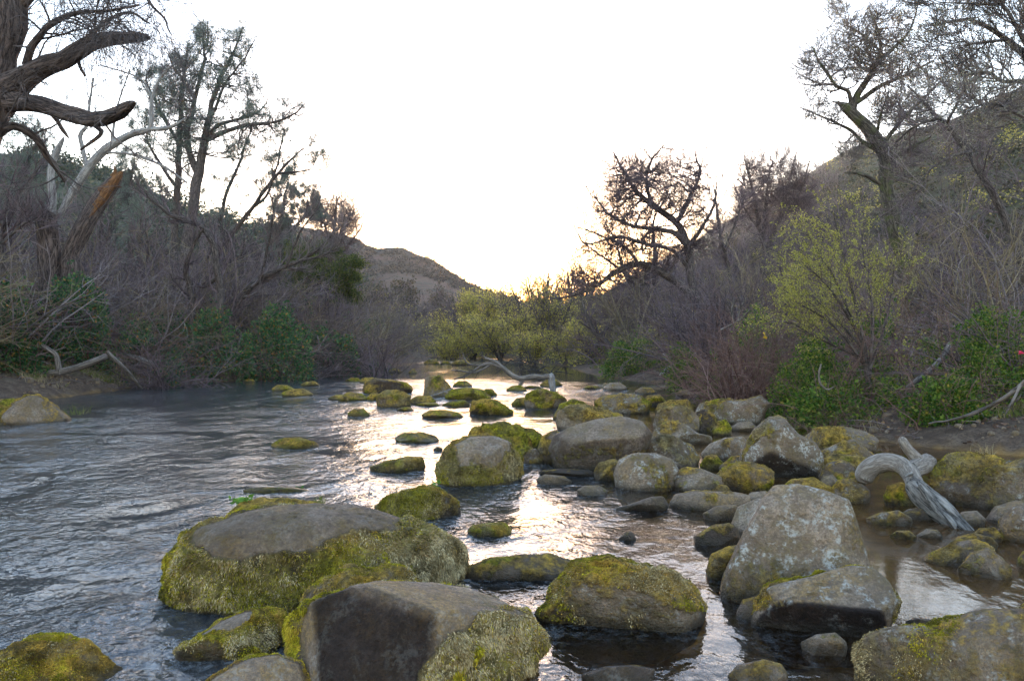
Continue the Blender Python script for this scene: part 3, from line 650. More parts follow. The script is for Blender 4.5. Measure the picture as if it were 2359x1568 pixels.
rock(B, 'long grey rock slab against the right bank foot',
     [(1598, 958), (1612, 928), (1660, 918), (1715, 922), (1752, 911), (1776, 928), (1765, 950)], 976, n=48, moss=0.22, gold=0.3, lichen=0.8, tone=0.5, dep=0.5)
rock(B, 'long low shore boulder with yellow moss ridge along its top',
     [(1843, 1012), (1875, 989), (1940, 981), (2000, 990), (2026, 1013), (2022, 1028)], 1046, n=48, moss=0.35, gold=0.7, lichen=0.5, dep=0.5, mossup=0.7, tone=0.5)
rock(B, 'pointed rock in front of the yellow ridged shore boulder',
     [(1885, 1040), (1930, 1020), (1965, 1010), (1990, 1030), (2022, 1052)], 1066, n=40, moss=0.3, gold=0.6, lichen=0.6, tone=0.5)
rock(B, 'flat golden moss ledge under the pointed shore rock',
     [(1890, 1060), (1920, 1046), (1975, 1048), (2022, 1058), (2025, 1070)], 1084, n=30, moss=0.8, gold=0.75, dep=0.5)
rock(B, 'small rounded rock beside the foot of the cone boulder',
     [(1885, 1095), (1905, 1066), (1940, 1058), (1970, 1070), (1984, 1098)], 1118, n=36, moss=0.35, gold=0.5, tone=0.4, lichen=0.5)
rock(B, 'lumpy gold flecked rock below the bleached driftwood arch',
     [(1910, 1132), (1932, 1106), (1975, 1099), (2004, 1130), (2006, 1142)], 1158, n=40, moss=0.45, gold=0.7, lichen=0.9, blades=2250, blen=0.018)
rock(B, 'small plain grey stone between the cone boulder and gold flecked rock',
     [(1882, 1122), (1895, 1098), (1918, 1091), (1935, 1112)], 1132, n=22, moss=0.0, tone=0.55, lichen=0.0)
rock(B, 'yellow mossy crest showing behind the tall trapezoid top',
     [(1788, 1128), (1825, 1105), (1875, 1102), (1912, 1120), (1925, 1140)], 1152, n=36, moss=0.7, gold=0.6, blades=2250, blen=0.02)
rock(B, 'dark moss rock in the shade beneath the driftwood arch',
     [(2035, 1140), (2045, 1118), (2075, 1110), (2105, 1125), (2110, 1150)], 1165, n=28, moss=0.7, gold=0.3, tone=0.1)
rock(B, 'brown boulder with drooping grass right of the driftwood',
     [(2132, 1140), (2143, 1090), (2178, 1056), (2240, 1044), (2290, 1050), (2345, 1085), (2350, 1130)], 1172, n=56, moss=0.42, gold=0.55, dry=0.3, lichen=0.3, tone=0.35, blades=6000, blen=0.02)
rock(B, 'large gold streaked boulder at the right edge above the pool',
     [(2193, 1160), (2212, 1118), (2255, 1086), (2320, 1064), (2400, 1052), (2470, 1070), (2480, 1130)], 1186, n=60, moss=0.42, gold=0.7, dry=0.2, lichen=1.0, blades=6000, blen=0.016, dep=0.6)
rock(B, 'smooth grey stone below the gold streaked boulder',
     [(2268, 1198), (2290, 1166), (2340, 1152), (2410, 1156), (2430, 1190)], 1215, n=36, moss=0.05, tone=0.5, lichen=0.2)
rock(B, 'rough pitted rock at the right edge beyond the twin moss stones',
     [(2296, 1228), (2303, 1195), (2335, 1168), (2385, 1160), (2440, 1190), (2440, 1230)], 1256, n=44, moss=0.3, gold=0.6, lichen=0.8, amp=0.08, tone=0.45)
rock(B, 'gold topped moss stone, left one of the pair in the brown pool',
     [(2126, 1290), (2160, 1268), (2200, 1246), (2250, 1240), (2288, 1262), (2290, 1285)], 1308, n=44, moss=0.6, gold=0.7, lichen=0.6, blades=5250, blen=0.016)
rock(B, 'plain lumpy stone, right one of the pair in the brown pool',
     [(2204, 1312), (2235, 1273), (2275, 1261), (2308, 1282), (2332, 1312)], 1334, n=44, moss=0.18, gold=0.6, lichen=0.4, tone=0.5, cuts=[(0.6, 0.2, 0.75, 0.62)])
rock(B, 'flat mossy shard pointing left in the pool under the driftwood',
     [(1994, 1194), (2030, 1180), (2070, 1174), (2100, 1192), (2103, 1203)], 1213, n=30, moss=0.4, gold=0.4, lichen=0.8, tone=0.5)
rock(B, 'low brown rock under the driftwood in the brown pool',
     [(2065, 1190), (2090, 1172), (2140, 1166), (2170, 1185)], 1198, n=26, moss=0.15, gold=0.5, tone=0.3)
rock(B, 'little dark moss pebble in the pool left of the driftwood end',
     [(2048, 1234), (2065, 1222), (2095, 1222), (2110, 1236)], 1243, n=22, moss=0.6, gold=0.3, tone=0.2)
rock(B, 'little grey flat stone by the sunken driftwood end',
     [(2111, 1232), (2135, 1217), (2160, 1220), (2172, 1233)], 1241, n=22, moss=0.05, tone=0.6, lichen=0.1)
rock(B, 'golden moss stone behind the pair in the brown pool',
     [(2172, 1258), (2205, 1236), (2245, 1226), (2285, 1238), (2300, 1255)], 1268, n=32, moss=0.6, gold=0.8, tone=0.4)
rock(B, 'dark yellow capped rock right of the sunken driftwood end',
     [(2235, 1235), (2255, 1217), (2290, 1214), (2310, 1235)], 1250, n=26, moss=0.6, gold=0.8, tone=0.2)
rock(B, 'grey stone peeping between the driftwood and the gold streaked boulder',
     [(2195, 1200), (2215, 1178), (2250, 1175), (2272, 1195)], 1212, n=24, moss=0.05, tone=0.5, lichen=0.1)
rock(B, 'tilted pebble slab lying in water before the corner boulder',
     [(2085, 1430), (2110, 1422), (2150, 1426), (2175, 1436)], 1446, n=22, moss=0.0, tone=0.35, lichen=0.0, dep=0.5)
rock(B, 'green stone cut by the right edge beside the brown pool',
     [(2342, 1295), (2355, 1270), (2390, 1262), (2430, 1290)], 1315, n=28, moss=0.4, gold=0.4, tone=0.4)
rock(B, 'pale flat rock beside the left foot of the cone boulder',
     [(1613, 1045), (1635, 1022), (1670, 1008), (1712, 1004), (1735, 1030)], 1064, n=36, moss=0.2, gold=0.6, lichen=0.7, tone=0.7, dep=0.6)
rock(B, 'green moss rock below the pale flat rock',
     [(1612, 1072), (1625, 1050), (1650, 1048), (1672, 1070)], 1084, n=28, moss=0.7, gold=0.4)
rock(B, 'tiny bright moss stone in the wet gap before the bank slab',
     [(1638, 995), (1650, 970), (1672, 965), (1686, 985)], 1004, n=24, moss=0.85, gold=0.3)
rock(B, 'smooth grey plate stone in the wet gap before the bank slab',
     [(1682, 985), (1700, 972), (1730, 970), (1745, 985)], 993, n=22, moss=0.0, tone=0.6, lichen=0.0, dep=0.6)
rock(B, 'small gold stone under the knobbly golden moss rock',
     [(1638, 1128), (1655, 1115), (1675, 1118), (1686, 1132)], 1140, n=20, moss=0.5, gold=0.95)
rock(B, 'pale stone behind the knobbly golden moss rock',
     [(1655, 1075), (1685, 1052), (1720, 1048), (1745, 1070)], 1090, n=26, moss=0.25, gold=0.5, tone=0.7, lichen=0.4)
rock(B, 'dark pointed rock in the water at the left edge with mossy flanks',
     [(-20, 968), (10, 945), (35, 925), (62, 911), (88, 909), (118, 928), (150, 953), (166, 966)], 978, n=60, moss=0.6, gold=0.25, tone=0.5, lichen=0.2, blades=7500, blen=0.035, cuts=[(0.15, 0.3, 0.9, 0.66, 0.9)], ncut=1)
rock(B, 'low moss bank stone behind the dark pointed rock at left',
     [(-40, 935), (-10, 922), (30, 917), (62, 925), (70, 938)], 948, n=26, moss=0.85, gold=0.2)
# stones of the rapids
RG = 'mossy stones of the rapids'
for lab, top, yw, kw in [
    ('flat dark moss islet above the leafy weed hump', [(555, 1128), (600, 1121), (680, 1122), (722, 1130)], 1134, dict(dep=0.3, moss=0.9)),
    ('low bright moss cushion alone in the left current', [(624, 1024), (645, 1010), (690, 1007), (725, 1018), (736, 1026)], 1034, dict(moss=0.95, blades=3750, blen=0.025)),
    ('flat moss stone midstream beside the sun glitter', [(909, 1008), (930, 997), (975, 995), (1005, 1004), (1012, 1012)], 1018, dict(moss=0.85, gold=0.3)),
    ('dark wedge islet with mossy right end left of the glitter', [(850, 1075), (890, 1062), (940, 1052), (972, 1053), (981, 1075)], 1087, dict(moss=0.6, gold=0.35, tone=0.1, blades=2250, blen=0.025)),
    ('speck of rock in the sun glitter', [(998, 1035), (1008, 1029), (1018, 1031), (1020, 1035)], 1038, dict(moss=0.2, tone=0.3)),
    ('small round moss dome downstream of the round balanced boulder', [(800, 952), (815, 942), (838, 941), (852, 954)], 959, dict(moss=0.95)),
    ('pair end moss stone at the left of the rapids', [(755, 917), (775, 909), (800, 909), (812, 918)], 922, dict(moss=0.9)),
    ('brown topped moss stone left of the round balanced boulder', [(783, 915), (800, 903), (830, 903), (847, 917)], 923, dict(moss=0.75)),
    ('tiny moss knob before the brown topped stone', [(779, 920), (788, 912), (800, 914), (803, 921)], 926, dict(moss=0.95)),
    ('long dark boulder with yellow moss shoulder at the rapids head', [(834, 898), (842, 878), (865, 871), (905, 876), (940, 882), (952, 896)], 907, dict(moss=0.5, tone=0.15, n=40, gold=0.4, dep=0.5)),
    ('round balanced looking boulder with golden brown moss skin', [(868, 925), (872, 908), (893, 898), (925, 899), (945, 912), (945, 925)], 939, dict(moss=0.6, gold=0.45, n=44, tone=0.4)),
    ('small moss stone between the dark long and round boulders', [(845, 915), (855, 906), (870, 906), (880, 918)], 922, dict(moss=0.95)),
    ('upright grey block boulder at the rapids head', [(968, 905), (970, 878), (985, 868), (1012, 867), (1035, 885), (1047, 905)], 914, dict(moss=0.3, n=44, tone=0.5, gold=0.3)),
    ('green low boulder right of the upright grey block', [(1024, 912), (1040, 898), (1075, 892), (1112, 898), (1132, 915)], 923, dict(moss=0.85, n=36)),
    ('lumpy dark green boulder in the centre of the rapids', [(1080, 945), (1086, 925), (1115, 918), (1140, 922), (1165, 935), (1182, 948)], 957, dict(moss=0.7, n=48, gold=0.25, tone=0.2, amp=0.06, blades=3750, blen=0.03)),
    ('twin lumped flat moss rock below the rapids', [(970, 955), (990, 945), (1025, 943), (1055, 950), (1070, 960)], 964, dict(moss=0.75, tone=0.5)),
    ('long thin moss ridge left of the lumpy dark green boulder', [(1017, 932), (1040, 924), (1070, 922), (1085, 931)], 937, dict(moss=0.9, dep=0.5)),
    ('dark moss stone under the white twigs', [(942, 922), (960, 912), (990, 911), (1005, 924)], 932, dict(moss=0.8, tone=0.2)),
    ('low moss stone in front of the white twigs', [(955, 932), (980, 926), (1005, 927), (1015, 935)], 937, dict(moss=0.85, tone=0.2)),
    ('little moss cushion right of the round balanced boulder', [(914, 943), (930, 937), (945, 938), (953, 944)], 948, dict(moss=0.95)),
    ('moss stone behind the left end of the long dark boulder', [(828, 876), (840, 869), (860, 869), (868, 878)], 882, dict(moss=0.95)),
    ('farthest left moss stone at the head of the rapids', [(795, 877), (808, 870), (825, 870), (832, 877)], 880, dict(moss=0.95)),
    ('moss stone under the fallen trunk branch', [(1044, 886), (1058, 877), (1075, 878), (1088, 887)], 891, dict(moss=0.85)),
    ('round moss stone right of the green low boulder', [(1108, 907), (1118, 896), (1135, 896), (1145, 908)], 912, dict(moss=0.85)),
    ('green stone at the foot of the fallen trunk leg', [(1166, 897), (1180, 888), (1200, 887), (1213, 897)], 901, dict(moss=0.9)),
    ('dark moss stone behind the fallen trunk stub', [(1243, 887), (1258, 875), (1280, 874), (1297, 887)], 891, dict(moss=0.7, tone=0.2)),
    ('thin flat moss stone right of the trunk leg', [(1205, 892), (1220, 888), (1240, 889), (1248, 893)], 895, dict(moss=0.8)),
    ('small flat moss stone off the right bank', [(1343, 893), (1355, 888), (1375, 888), (1385, 893)], 896, dict(moss=0.8, tone=0.2)),
    ('smooth pale grey dome on the right shore', [(1388, 893), (1405, 881), (1428, 880), (1446, 893)], 899, dict(moss=0.05, tone=0.7, n=30)),
    ('grey stone with moss skirt on the right shore', [(1462, 900), (1478, 892), (1500, 893), (1513, 902)], 908, dict(moss=0.4, tone=0.6)),
    ('dark round stone at the mud edge of the right shore', [(1555, 905), (1570, 898), (1590, 898), (1602, 908)], 914, dict(moss=0.0, tone=0.4)),
    ('two lumped yellow moss islets at the left rapids edge', [(625, 896), (640, 886), (662, 887), (680, 897)], 901, dict(moss=0.95, amp=0.08)),
    ('wide yellow moss islet in front of the two lumped ones', [(648, 905), (670, 896), (700, 895), (723, 908)], 913, dict(moss=0.95, gold=0.3)),
    ('flat bright moss pad near the left debris pile', [(692, 886), (705, 879), (725, 878), (737, 887)], 890, dict(moss=0.95)),
    ('lone moss stone in the dark upstream reach', [(941, 858), (948, 850), (955, 849), (960, 858)], 861, dict(moss=0.9)),
    ('far moss rock left in the upper riffle', [(976, 836), (985, 829), (1005, 828), (1012, 836)], 839, dict(moss=0.8)),
    ('far moss rock right in the upper riffle', [(1040, 837), (1052, 829), (1075, 829), (1085, 838)], 841, dict(moss=0.8)),
    ('dark rock below the green bush at the far left bank', [(895, 855), (905, 848), (918, 849), (925, 856)], 859, dict(moss=0.3, tone=0.1)),
    ('far small moss rock in the middle of the upper riffle', [(1014, 836), (1022, 831), (1032, 831), (1038, 836)], 838.5, dict(moss=0.7)),
    ('moss stone off the left bank mud', [(560, 877), (570, 872), (582, 873), (588, 878)], 880, dict(moss=0.9)),
]:
    kw.setdefault('n', 22); kw.setdefault('gold', 0.25); kw.setdefault('lichen', 0.2)
    rock('boulder', lab, top, yw, group=RG, **kw)

# water sheet
xs = np.arange(-24, 13, 0.085); ys = [1.2]
while ys[-1] < 100: ys.append(ys[-1] + max(0.03, ys[-1] * 0.006))
X, Y, Q = tensor(xs, np.array(ys))
q = np.stack([X, Y * 0.8, X * 0], 1)
bend = fbm(q * 0.25, 2, 60)
cur = sstep(2.2, -2.2, X + 1.2 * bend - 0.035 * Y)                     # fast water on the left, still pools by the right shore
rap = np.exp(-((Y - 27) / 6.0) ** 2) * sstep(-9, -3, X)
calm = sstep(31, 36, Y) * sstep(62, 55, Y)
patch = sstep(-0.25, 0.35, fbm(np.stack([X * 0.25, Y * 0.16, X * 0], 1), 3, 77))
flow = np.clip(0.12 * sstep(3.0, 1.0, X) + 0.012 + 0.75 * cur * (0.35 + 0.65 * patch) + 0.55 * rap, 0, 1) * (1 - 0.8 * calm)
# water piles up against the stones and trails away below them
foam = np.zeros_like(X); dist = np.zeros_like(X)
for rx_, ry_, hw_, th_ in ROCKS:
    k = np.nonzero((np.abs(X - rx_) < hw_ * 2 + 0.6) & (Y > ry_ - th_ - 3.0 - 2 * hw_) & (Y < ry_ + th_ + 1.0))[0]
    if not len(k): continue
    dx, dy = X[k] - rx_, Y[k] - ry_; e = np.hypot(dx / hw_, dy / max(th_, 0.1)); gap = (e - 1) * min(hw_, th_)
    ring = np.exp(-(np.maximum(gap, 0) / 0.10) ** 2); al = -(dy + th_ * 0.6); lat = (dx + al * 0.25) / hw_
    wake = np.where(al > 0, np.exp(-(np.abs(lat) - 0.85) ** 2 / 0.06) * np.exp(-np.maximum(al, 0) / (1.1 + hw_ * 1.4)), 0)
    dist[k] = np.maximum(dist[k], np.maximum(ring * 0.8, wake * 0.8)); foam[k] = np.maximum(foam[k], ring * 0.30 + wake * 0.45)
fast = np.clip(flow * 1.6, 0.12, 1)
flow = np.clip(flow + dist * 0.55 * np.clip(fast, 0.15, 1), 0, 1); foam = foam * fast * (0.5 + rap) + 0.22 * rap * sstep(0.05, 0.35, fbm(q * 0.9, 3, 88))
Z = (fbm(q * 1.6 + bend[:, None], 3, 31) * 0.034 + fbm(q * 4.2, 3, 41) * 0.015) * flow
o = link('river_water', make_mesh('river_water', np.stack([X, Y, Z], 1), Q, None, {'flow': flow, 'foam': np.clip(foam, 0, 0.8), 'silt': sstep(1.2, 3.0, X) * sstep(20, 12, Y), 'murk_sheen': np.clip(cur * 0.95 + 0.6 * sstep(20, 34, Y), 0, 1)}), M['water'])
tag(o, 'shallow rippling river water', 'water', kind='structure')


# ------------------------------------------------------------------ growing things
def tube_arrays(pts, rad, sides, rng, rough=0.0):
    """pts (M,n,3), rad (M,n) -> vertices and quads of M open tapering tubes"""
    M_, n, _ = pts.shape
    T = np.empty_like(pts); T[:, 1:-1] = pts[:, 2:] - pts[:, :-2]; T[:, 0] = pts[:, 1] - pts[:, 0]; T[:, -1] = pts[:, -1] - pts[:, -2]
    T = unit(T); md = np.abs(unit(pts[:, -1] - pts[:, 0])); ref = np.zeros((M_, 3)); ref[np.arange(M_), md.argmin(1)] = 1
    A = unit(np.cross(T, ref[:, None])); B_ = np.cross(T, A)
    an = np.arange(sides) * 2 * math.pi / sides
    rr = np.repeat(rad[..., None], sides, 2)
    A_ = {}
    if sides >= 5:
        ln = np.concatenate([np.zeros((M_, 1)), np.cumsum(np.linalg.norm(np.diff(pts, axis=1), axis=2), 1)], 1)
        ph = rng.random((M_, 1, 1)) * 40
        bx = rad[..., None] * np.cos(an) + ph; by = rad[..., None] * np.sin(an) + ph; bl = np.repeat(ln[..., None], sides, 2) + ph
        if rough:
            w = np.stack([np.cos(an) * 1.5 + 0 * bx + ph, np.sin(an) * 1.5 + 0 * bx + ph, (bl - ph) / np.maximum(rad.mean(1)[:, None, None] * 7, 1e-4)], -1).reshape(-1, 3)
            rr = rr * (1 + rough * 1.9 * fbm(w, 3, 401).reshape(rr.shape))
        A_ = dict(bx=bx.ravel(), by=by.ravel(), bl=bl.ravel())
    else:
        z = np.zeros(M_ * n * sides); A_ = dict(bx=z, by=z, bl=z)
    V = pts[:, :, None] + rr[..., None] * (A[:, :, None] * np.cos(an)[:, None] + B_[:, :, None] * np.sin(an)[:, None])
    base = (np.arange(M_)[:, None, None] * n + np.arange(n - 1)[None, :, None]) * sides
    k = np.arange(sides); k2 = (k + 1) % sides
    Q = np.stack([base + k, base + k2, base + sides + k2, base + sides + k], -1).reshape(-1, 4)
    return V.reshape(-1, 3), Q, None, A_
def spawn(pts, rad, k, rng, t0=0.25, t1=1.0, ang=(0.5, 1.0), L=None, Lr=(0.3, 0.6), rr=0.55, up=0.0):
    """k side shoots per branch: start points, directions, lengths, radii"""
    M_, n, _ = pts.shape
    t = t0 + (t1 - t0) * (np.arange(k)[None] + rng.random((M_, k))) / k
    f = t * (n - 1); i = np.minimum(f.astype(int), n - 2); u = f - i
    m = np.arange(M_)[:, None]
    p = pts[m, i] * (1 - u)[..., None] + pts[m, i + 1] * u[..., None]
    T = unit(pts[m, i + 1] - pts[m, i]); r = rad[m, i] * (1 - u) + rad[m, i + 1] * u
    a = rng.uniform(*ang, (M_, k)); x = rng.normal(0, 1, (M_, k, 3)); x = unit(x - (x * T).sum(-1, keepdims=True) * T)
    d = unit(T * np.cos(a)[..., None] + x * np.sin(a)[..., None] + np.array([0, 0, up]))
    if L is None:
        seg = np.linalg.norm(np.diff(pts, axis=1), axis=2).sum(1)[:, None]
        ln = seg * rng.uniform(*Lr, (M_, k)) * (1.15 - 0.6 * t)
    else: ln = rng.uniform(L[0], L[1], (M_, k)) * (1.1 - 0.45 * t)
    return p.reshape(-1, 3), d.reshape(-1, 3), ln.ravel(), (r * rr).ravel()
def grow(sp, n, rng, wob=0.2, trop=0.0, tip=0.25, rmin=0.002, wind=(0, 0, 0)):
    p, d, L, r = sp; M_ = len(p)
    pts = np.empty((M_, n, 3)); pts[:, 0] = p; st = (L / (n - 1))[:, None]
    for j in range(1, n):
        d = unit(d + rng.normal(0, wob, (M_, 3)) + np.array([0, 0, trop]) + np.array(wind)); pts[:, j] = pts[:, j - 1] + d * st
    rad = np.maximum(r[:, None] * np.linspace(1, tip, n)[None], rmin)
    return pts, rad
def limb(spec, Y, rng=None, n=28, wob=0.0, dy=0.0):
    """a limb drawn as (px, py, half width) at depth Y (or per-point depth as 4th value)"""
    s = [(a[0], a[1], a[2], a[3] if len(a) > 3 else Y) for a in spec]
    p = np.array([P(a[0], a[1], a[3]) for a in s]); r = np.array([a[2] * a[3] / F for a in s])
    f_ = 1 + dy * np.linspace(0, 1, len(p)) ** 1.3 / p[:, 1]; p = np.array([0, 0, H]) + (p - np.array([0, 0, H])) * f_[:, None]; r = r * f_
    if len(p) > 2:                                    # Catmull-Rom through the points
        e = np.concatenate([[2 * p[0] - p[1]], p, [2 * p[-1] - p[-2]]]); out = []; ro = []
        m = max(3, n // (len(p) - 1))
        for i in range(len(p) - 1):
            t = np.linspace(0, 1, m, endpoint=(i == len(p) - 2))[:, None]
            a, b, c, d = e[i:i + 4]
            out.append(0.5 * (2 * b + (c - a) * t + (2 * a - 5 * b + 4 * c - d) * t ** 2 + (3 * b - a - 3 * c + d) * t ** 3))
            ro.append(r[i] + (r[i + 1] - r[i]) * t[:, 0])
        q = np.concatenate(out); rr = np.concatenate(ro)
    else: q = resample(p, n); rr = np.linspace(r[0], r[-1], n)
    s_ = np.r_[0, np.cumsum(np.linalg.norm(np.diff(q, axis=0), axis=1))]; u = np.linspace(0, s_[-1], n)
    q = np.stack([np.interp(u, s_, q[:, k]) for k in range(3)], 1); rr = np.interp(u, s_, rr)
    if rng is not None and wob:
        q = q + fbm(q * 1.3 / max(wob, 0.05) * 0.12 + rng.random() * 40, 2, 66)[:, None] * wob * np.array([1, 1, 0.6]) * np.linspace(0, 1, n)[:, None]
    return q[None], rr[None]
def cat_limbs(ls): return np.concatenate([a for a, _ in ls]), np.concatenate([b for _, b in ls])
def leaves(centres, size, rng, elong=1.6, per=1, spread_=0.0, flat=0.4, dirs=None):
    c = np.repeat(centres, per, 0) + rng.normal(0, 1, (len(centres) * per, 3)) * spread_
    m = len(c)
    if dirs is None: d = unit(rng.normal(0, 1, (m, 3)) * np.array([1, 1, 0.7]))
    else: d = unit(np.repeat(dirs, per, 0) + rng.normal(0, flat, (m, 3)))
    s = unit(np.cross(d, rng.normal(0, 1, (m, 3)))); ln = size * (0.6 + 0.8 * rng.random(m))
    w = (ln / elong / 2)[:, None]
    tip = c + d * ln[:, None]; mid = c + d * ln[:, None] * 0.45
    V = np.stack([c, mid + s * w, tip, mid - s * w], 1).reshape(-1, 3)
    return V, np.arange(m)[:, None] * 4 + [0, 1, 2, 3]
def along(pts, k, rng, t0=0.2):
    M_, n, _ = pts.shape; t = t0 + (1 - t0) * rng.random((M_, k)); f = t * (n - 1); i = np.minimum(f.astype(int), n - 2); u = (f - i)[..., None]
    m = np.arange(M_)[:, None]; p = pts[m, i] * (1 - u) + pts[m, i + 1] * u
    return p.reshape(-1, 3), unit(pts[m, i + 1] - pts[m, i]).reshape(-1, 3)

def needles(tips, dirs, rng, per=16, ln=0.24, w=0.006):
    m = len(tips) * per; p = np.repeat(tips, per, 0); d0 = np.repeat(dirs, per, 0)
    d = unit(d0 * 0.35 + rng.normal(0, 0.75, (m, 3)) + np.array([0, 0, 0.15]))
    L = ln * (0.6 + 0.6 * rng.random(m))[:, None]; s = unit(np.cross(d, rng.normal(0, 1, (m, 3)))) * w
    mid = p + d * L * 0.6; end = mid + unit(d + np.array([0, 0, -1.1])) * L * 0.45
    V = np.stack([p - s * 0.6, p + s * 0.6, mid + s, mid - s, end], 1).reshape(-1, 3); k = np.arange(m)[:, None] * 5
    return V, k + [0, 1, 2, 3], k + [3, 2, 4]
def near_attach(tg, pts, rad, rng, jit=0.35, back=0.6):
    """for each target the branch point it most naturally springs from (near, and not above it)"""
    p = pts[:, 2:].reshape(-1, 3); r = rad[:, 2:].reshape(-1); o = np.empty(len(tg), int)
    for a in range(0, len(tg), 400):
        d = tg[a:a + 400, None] - p[None]; q = np.linalg.norm(d, axis=2) * (1 + jit * rng.random((d.shape[0], d.shape[1]))) + back * np.maximum(-d[..., 2], 0)
        o[a:a + 400] = q.argmin(1)
    return p[o], r[o]
def reach(tg, pts, rad, rng, n, rmax, rmin, bow=0.18, wob=0.05):
    p, r = near_attach(tg, pts, rad, rng); d = tg - p; L = np.linalg.norm(d, axis=1, keepdims=True)
    t = np.linspace(0, 1, n)[None, :, None]; mid = rng.normal(0, 1, (len(p), 3)) * L * bow + np.array([0, 0, -0.10]) * L
    q = p[:, None] + d[:, None] * t + mid[:, None] * (t * (1 - t) * 2) + rng.normal(0, 1, (len(p), n, 3)) * (L * wob)[:, None] * np.minimum(t * 3, 1)
    rr = np.clip(r * 0.6, rmin, rmax)[:, None] * np.linspace(1, 0.45, n)[None]
    return q, np.maximum(rr, rmin * 0.5)
def in_blobs(blobs, n, rng, Y, shell=0.45):
    """targets spread through a crown given as ellipses (px, py, rx, ry, depth shift) at depth Y"""
    w = np.array([b[2] * b[3] for b in blobs], float); k = rng.choice(len(blobs), n, p=w / w.sum()); b = np.array([(*x, 0)[:5] if len(x) < 5 else x for x in blobs], float)[k]
    u = unit(rng.normal(0, 1, (n, 3))) * (shell + (1 - shell) * rng.random((n, 1))) ; u[rng.random(n) < 0.3] *= 0.6
    Yd = Y + b[:, 4] + u[:, 1] * b[:, 2] / F * Y * 0.8; px = b[:, 0] + u[:, 0] * b[:, 2]; py = b[:, 1] - u[:, 2] * b[:, 3]
    return np.stack([(px - CX) / F * Yd, Yd, H - (py - CY) / F * Yd], 1)
def crown_tree(name, label, Y, specs, blobs, seed, nA, nB, nC, LC, bark='bark', twig='twig', dys=None, rr=(0.035, 0.015, 0.008), leaf=None, leafmat=None, trop=0.12, sides=12, rough=0.15, needle=None, group=None, base=None, shell=0.45):
    rng = np.random.default_rng(seed); ls = [limb(q, Y, rng, 30 if len(q) > 4 else 18, 0.12, (dys[i] if dys else rng.normal(0, 0.9))) for i, q in enumerate(specs)]
    root = thing(name, label, 'tree', group); g = Geo()
    for p, r in ls: g.add(*tube_arrays(p, r, sides, rng, rough))
    g.build('trunk', M[bark], root)
    P_ = np.concatenate([resample(p[0], 24)[None] for p, _ in ls]); R_ = np.concatenate([np.interp(np.linspace(0, 1, 24), np.linspace(0, 1, len(r[0])), r[0])[None] for _, r in ls])
    P_ = P_[:, 6:]; R_ = R_[:, 6:]
    A = reach(in_blobs(blobs, nA, rng, Y, shell), P_, R_, rng, 9, rr[0], rr[0] * 0.35, 0.16, 0.02)
    Bb = reach(in_blobs(blobs, nB, rng, Y, shell), A[0], A[1], rng, 7, rr[1], rr[1] * 0.5, 0.15, 0.03)
    k = max(1, nC // nB); C_ = grow(spawn(*Bb, k, rng, 0.2, 1.0, (0.25, 0.75), LC, rr=0.8), 5, rng, 0.10, trop, 0.5, rr[2] * 0.6)
    C_ = (C_[0], np.clip(C_[1], rr[2] * 0.5, rr[2])); g = Geo()
    for c, sd_ in ((A, 5), (Bb, 4), (C_, 3)): g.add(*tube_arrays(*c, sd_, rng))
    g.build('branches', M[twig], root)
    if leaf:
        g3 = Geo(); c, d = along(C_[0], leaf['k'], rng, 0.2); g3.add(*leaves(c, leaf['size'], rng, leaf.get('elong', 2.5), 1, leaf.get('spread', 0), leaf.get('flat', 0.6), d)); g3.build('foliage', M[leafmat], root, smooth=False)
    if needle:
        t = np.concatenate([C_[0][:, -1], Bb[0][:, -1]]); d = unit(np.concatenate([C_[0][:, -1] - C_[0][:, -2], Bb[0][:, -1] - Bb[0][:, -2]])); g3 = Geo(); g3.add(*needles(t, d, rng, *needle)); g3.build('needles', M['needle'], root, smooth=False)
    rebase(root, base if base is not None else ls[0][0][0, 0]); return root

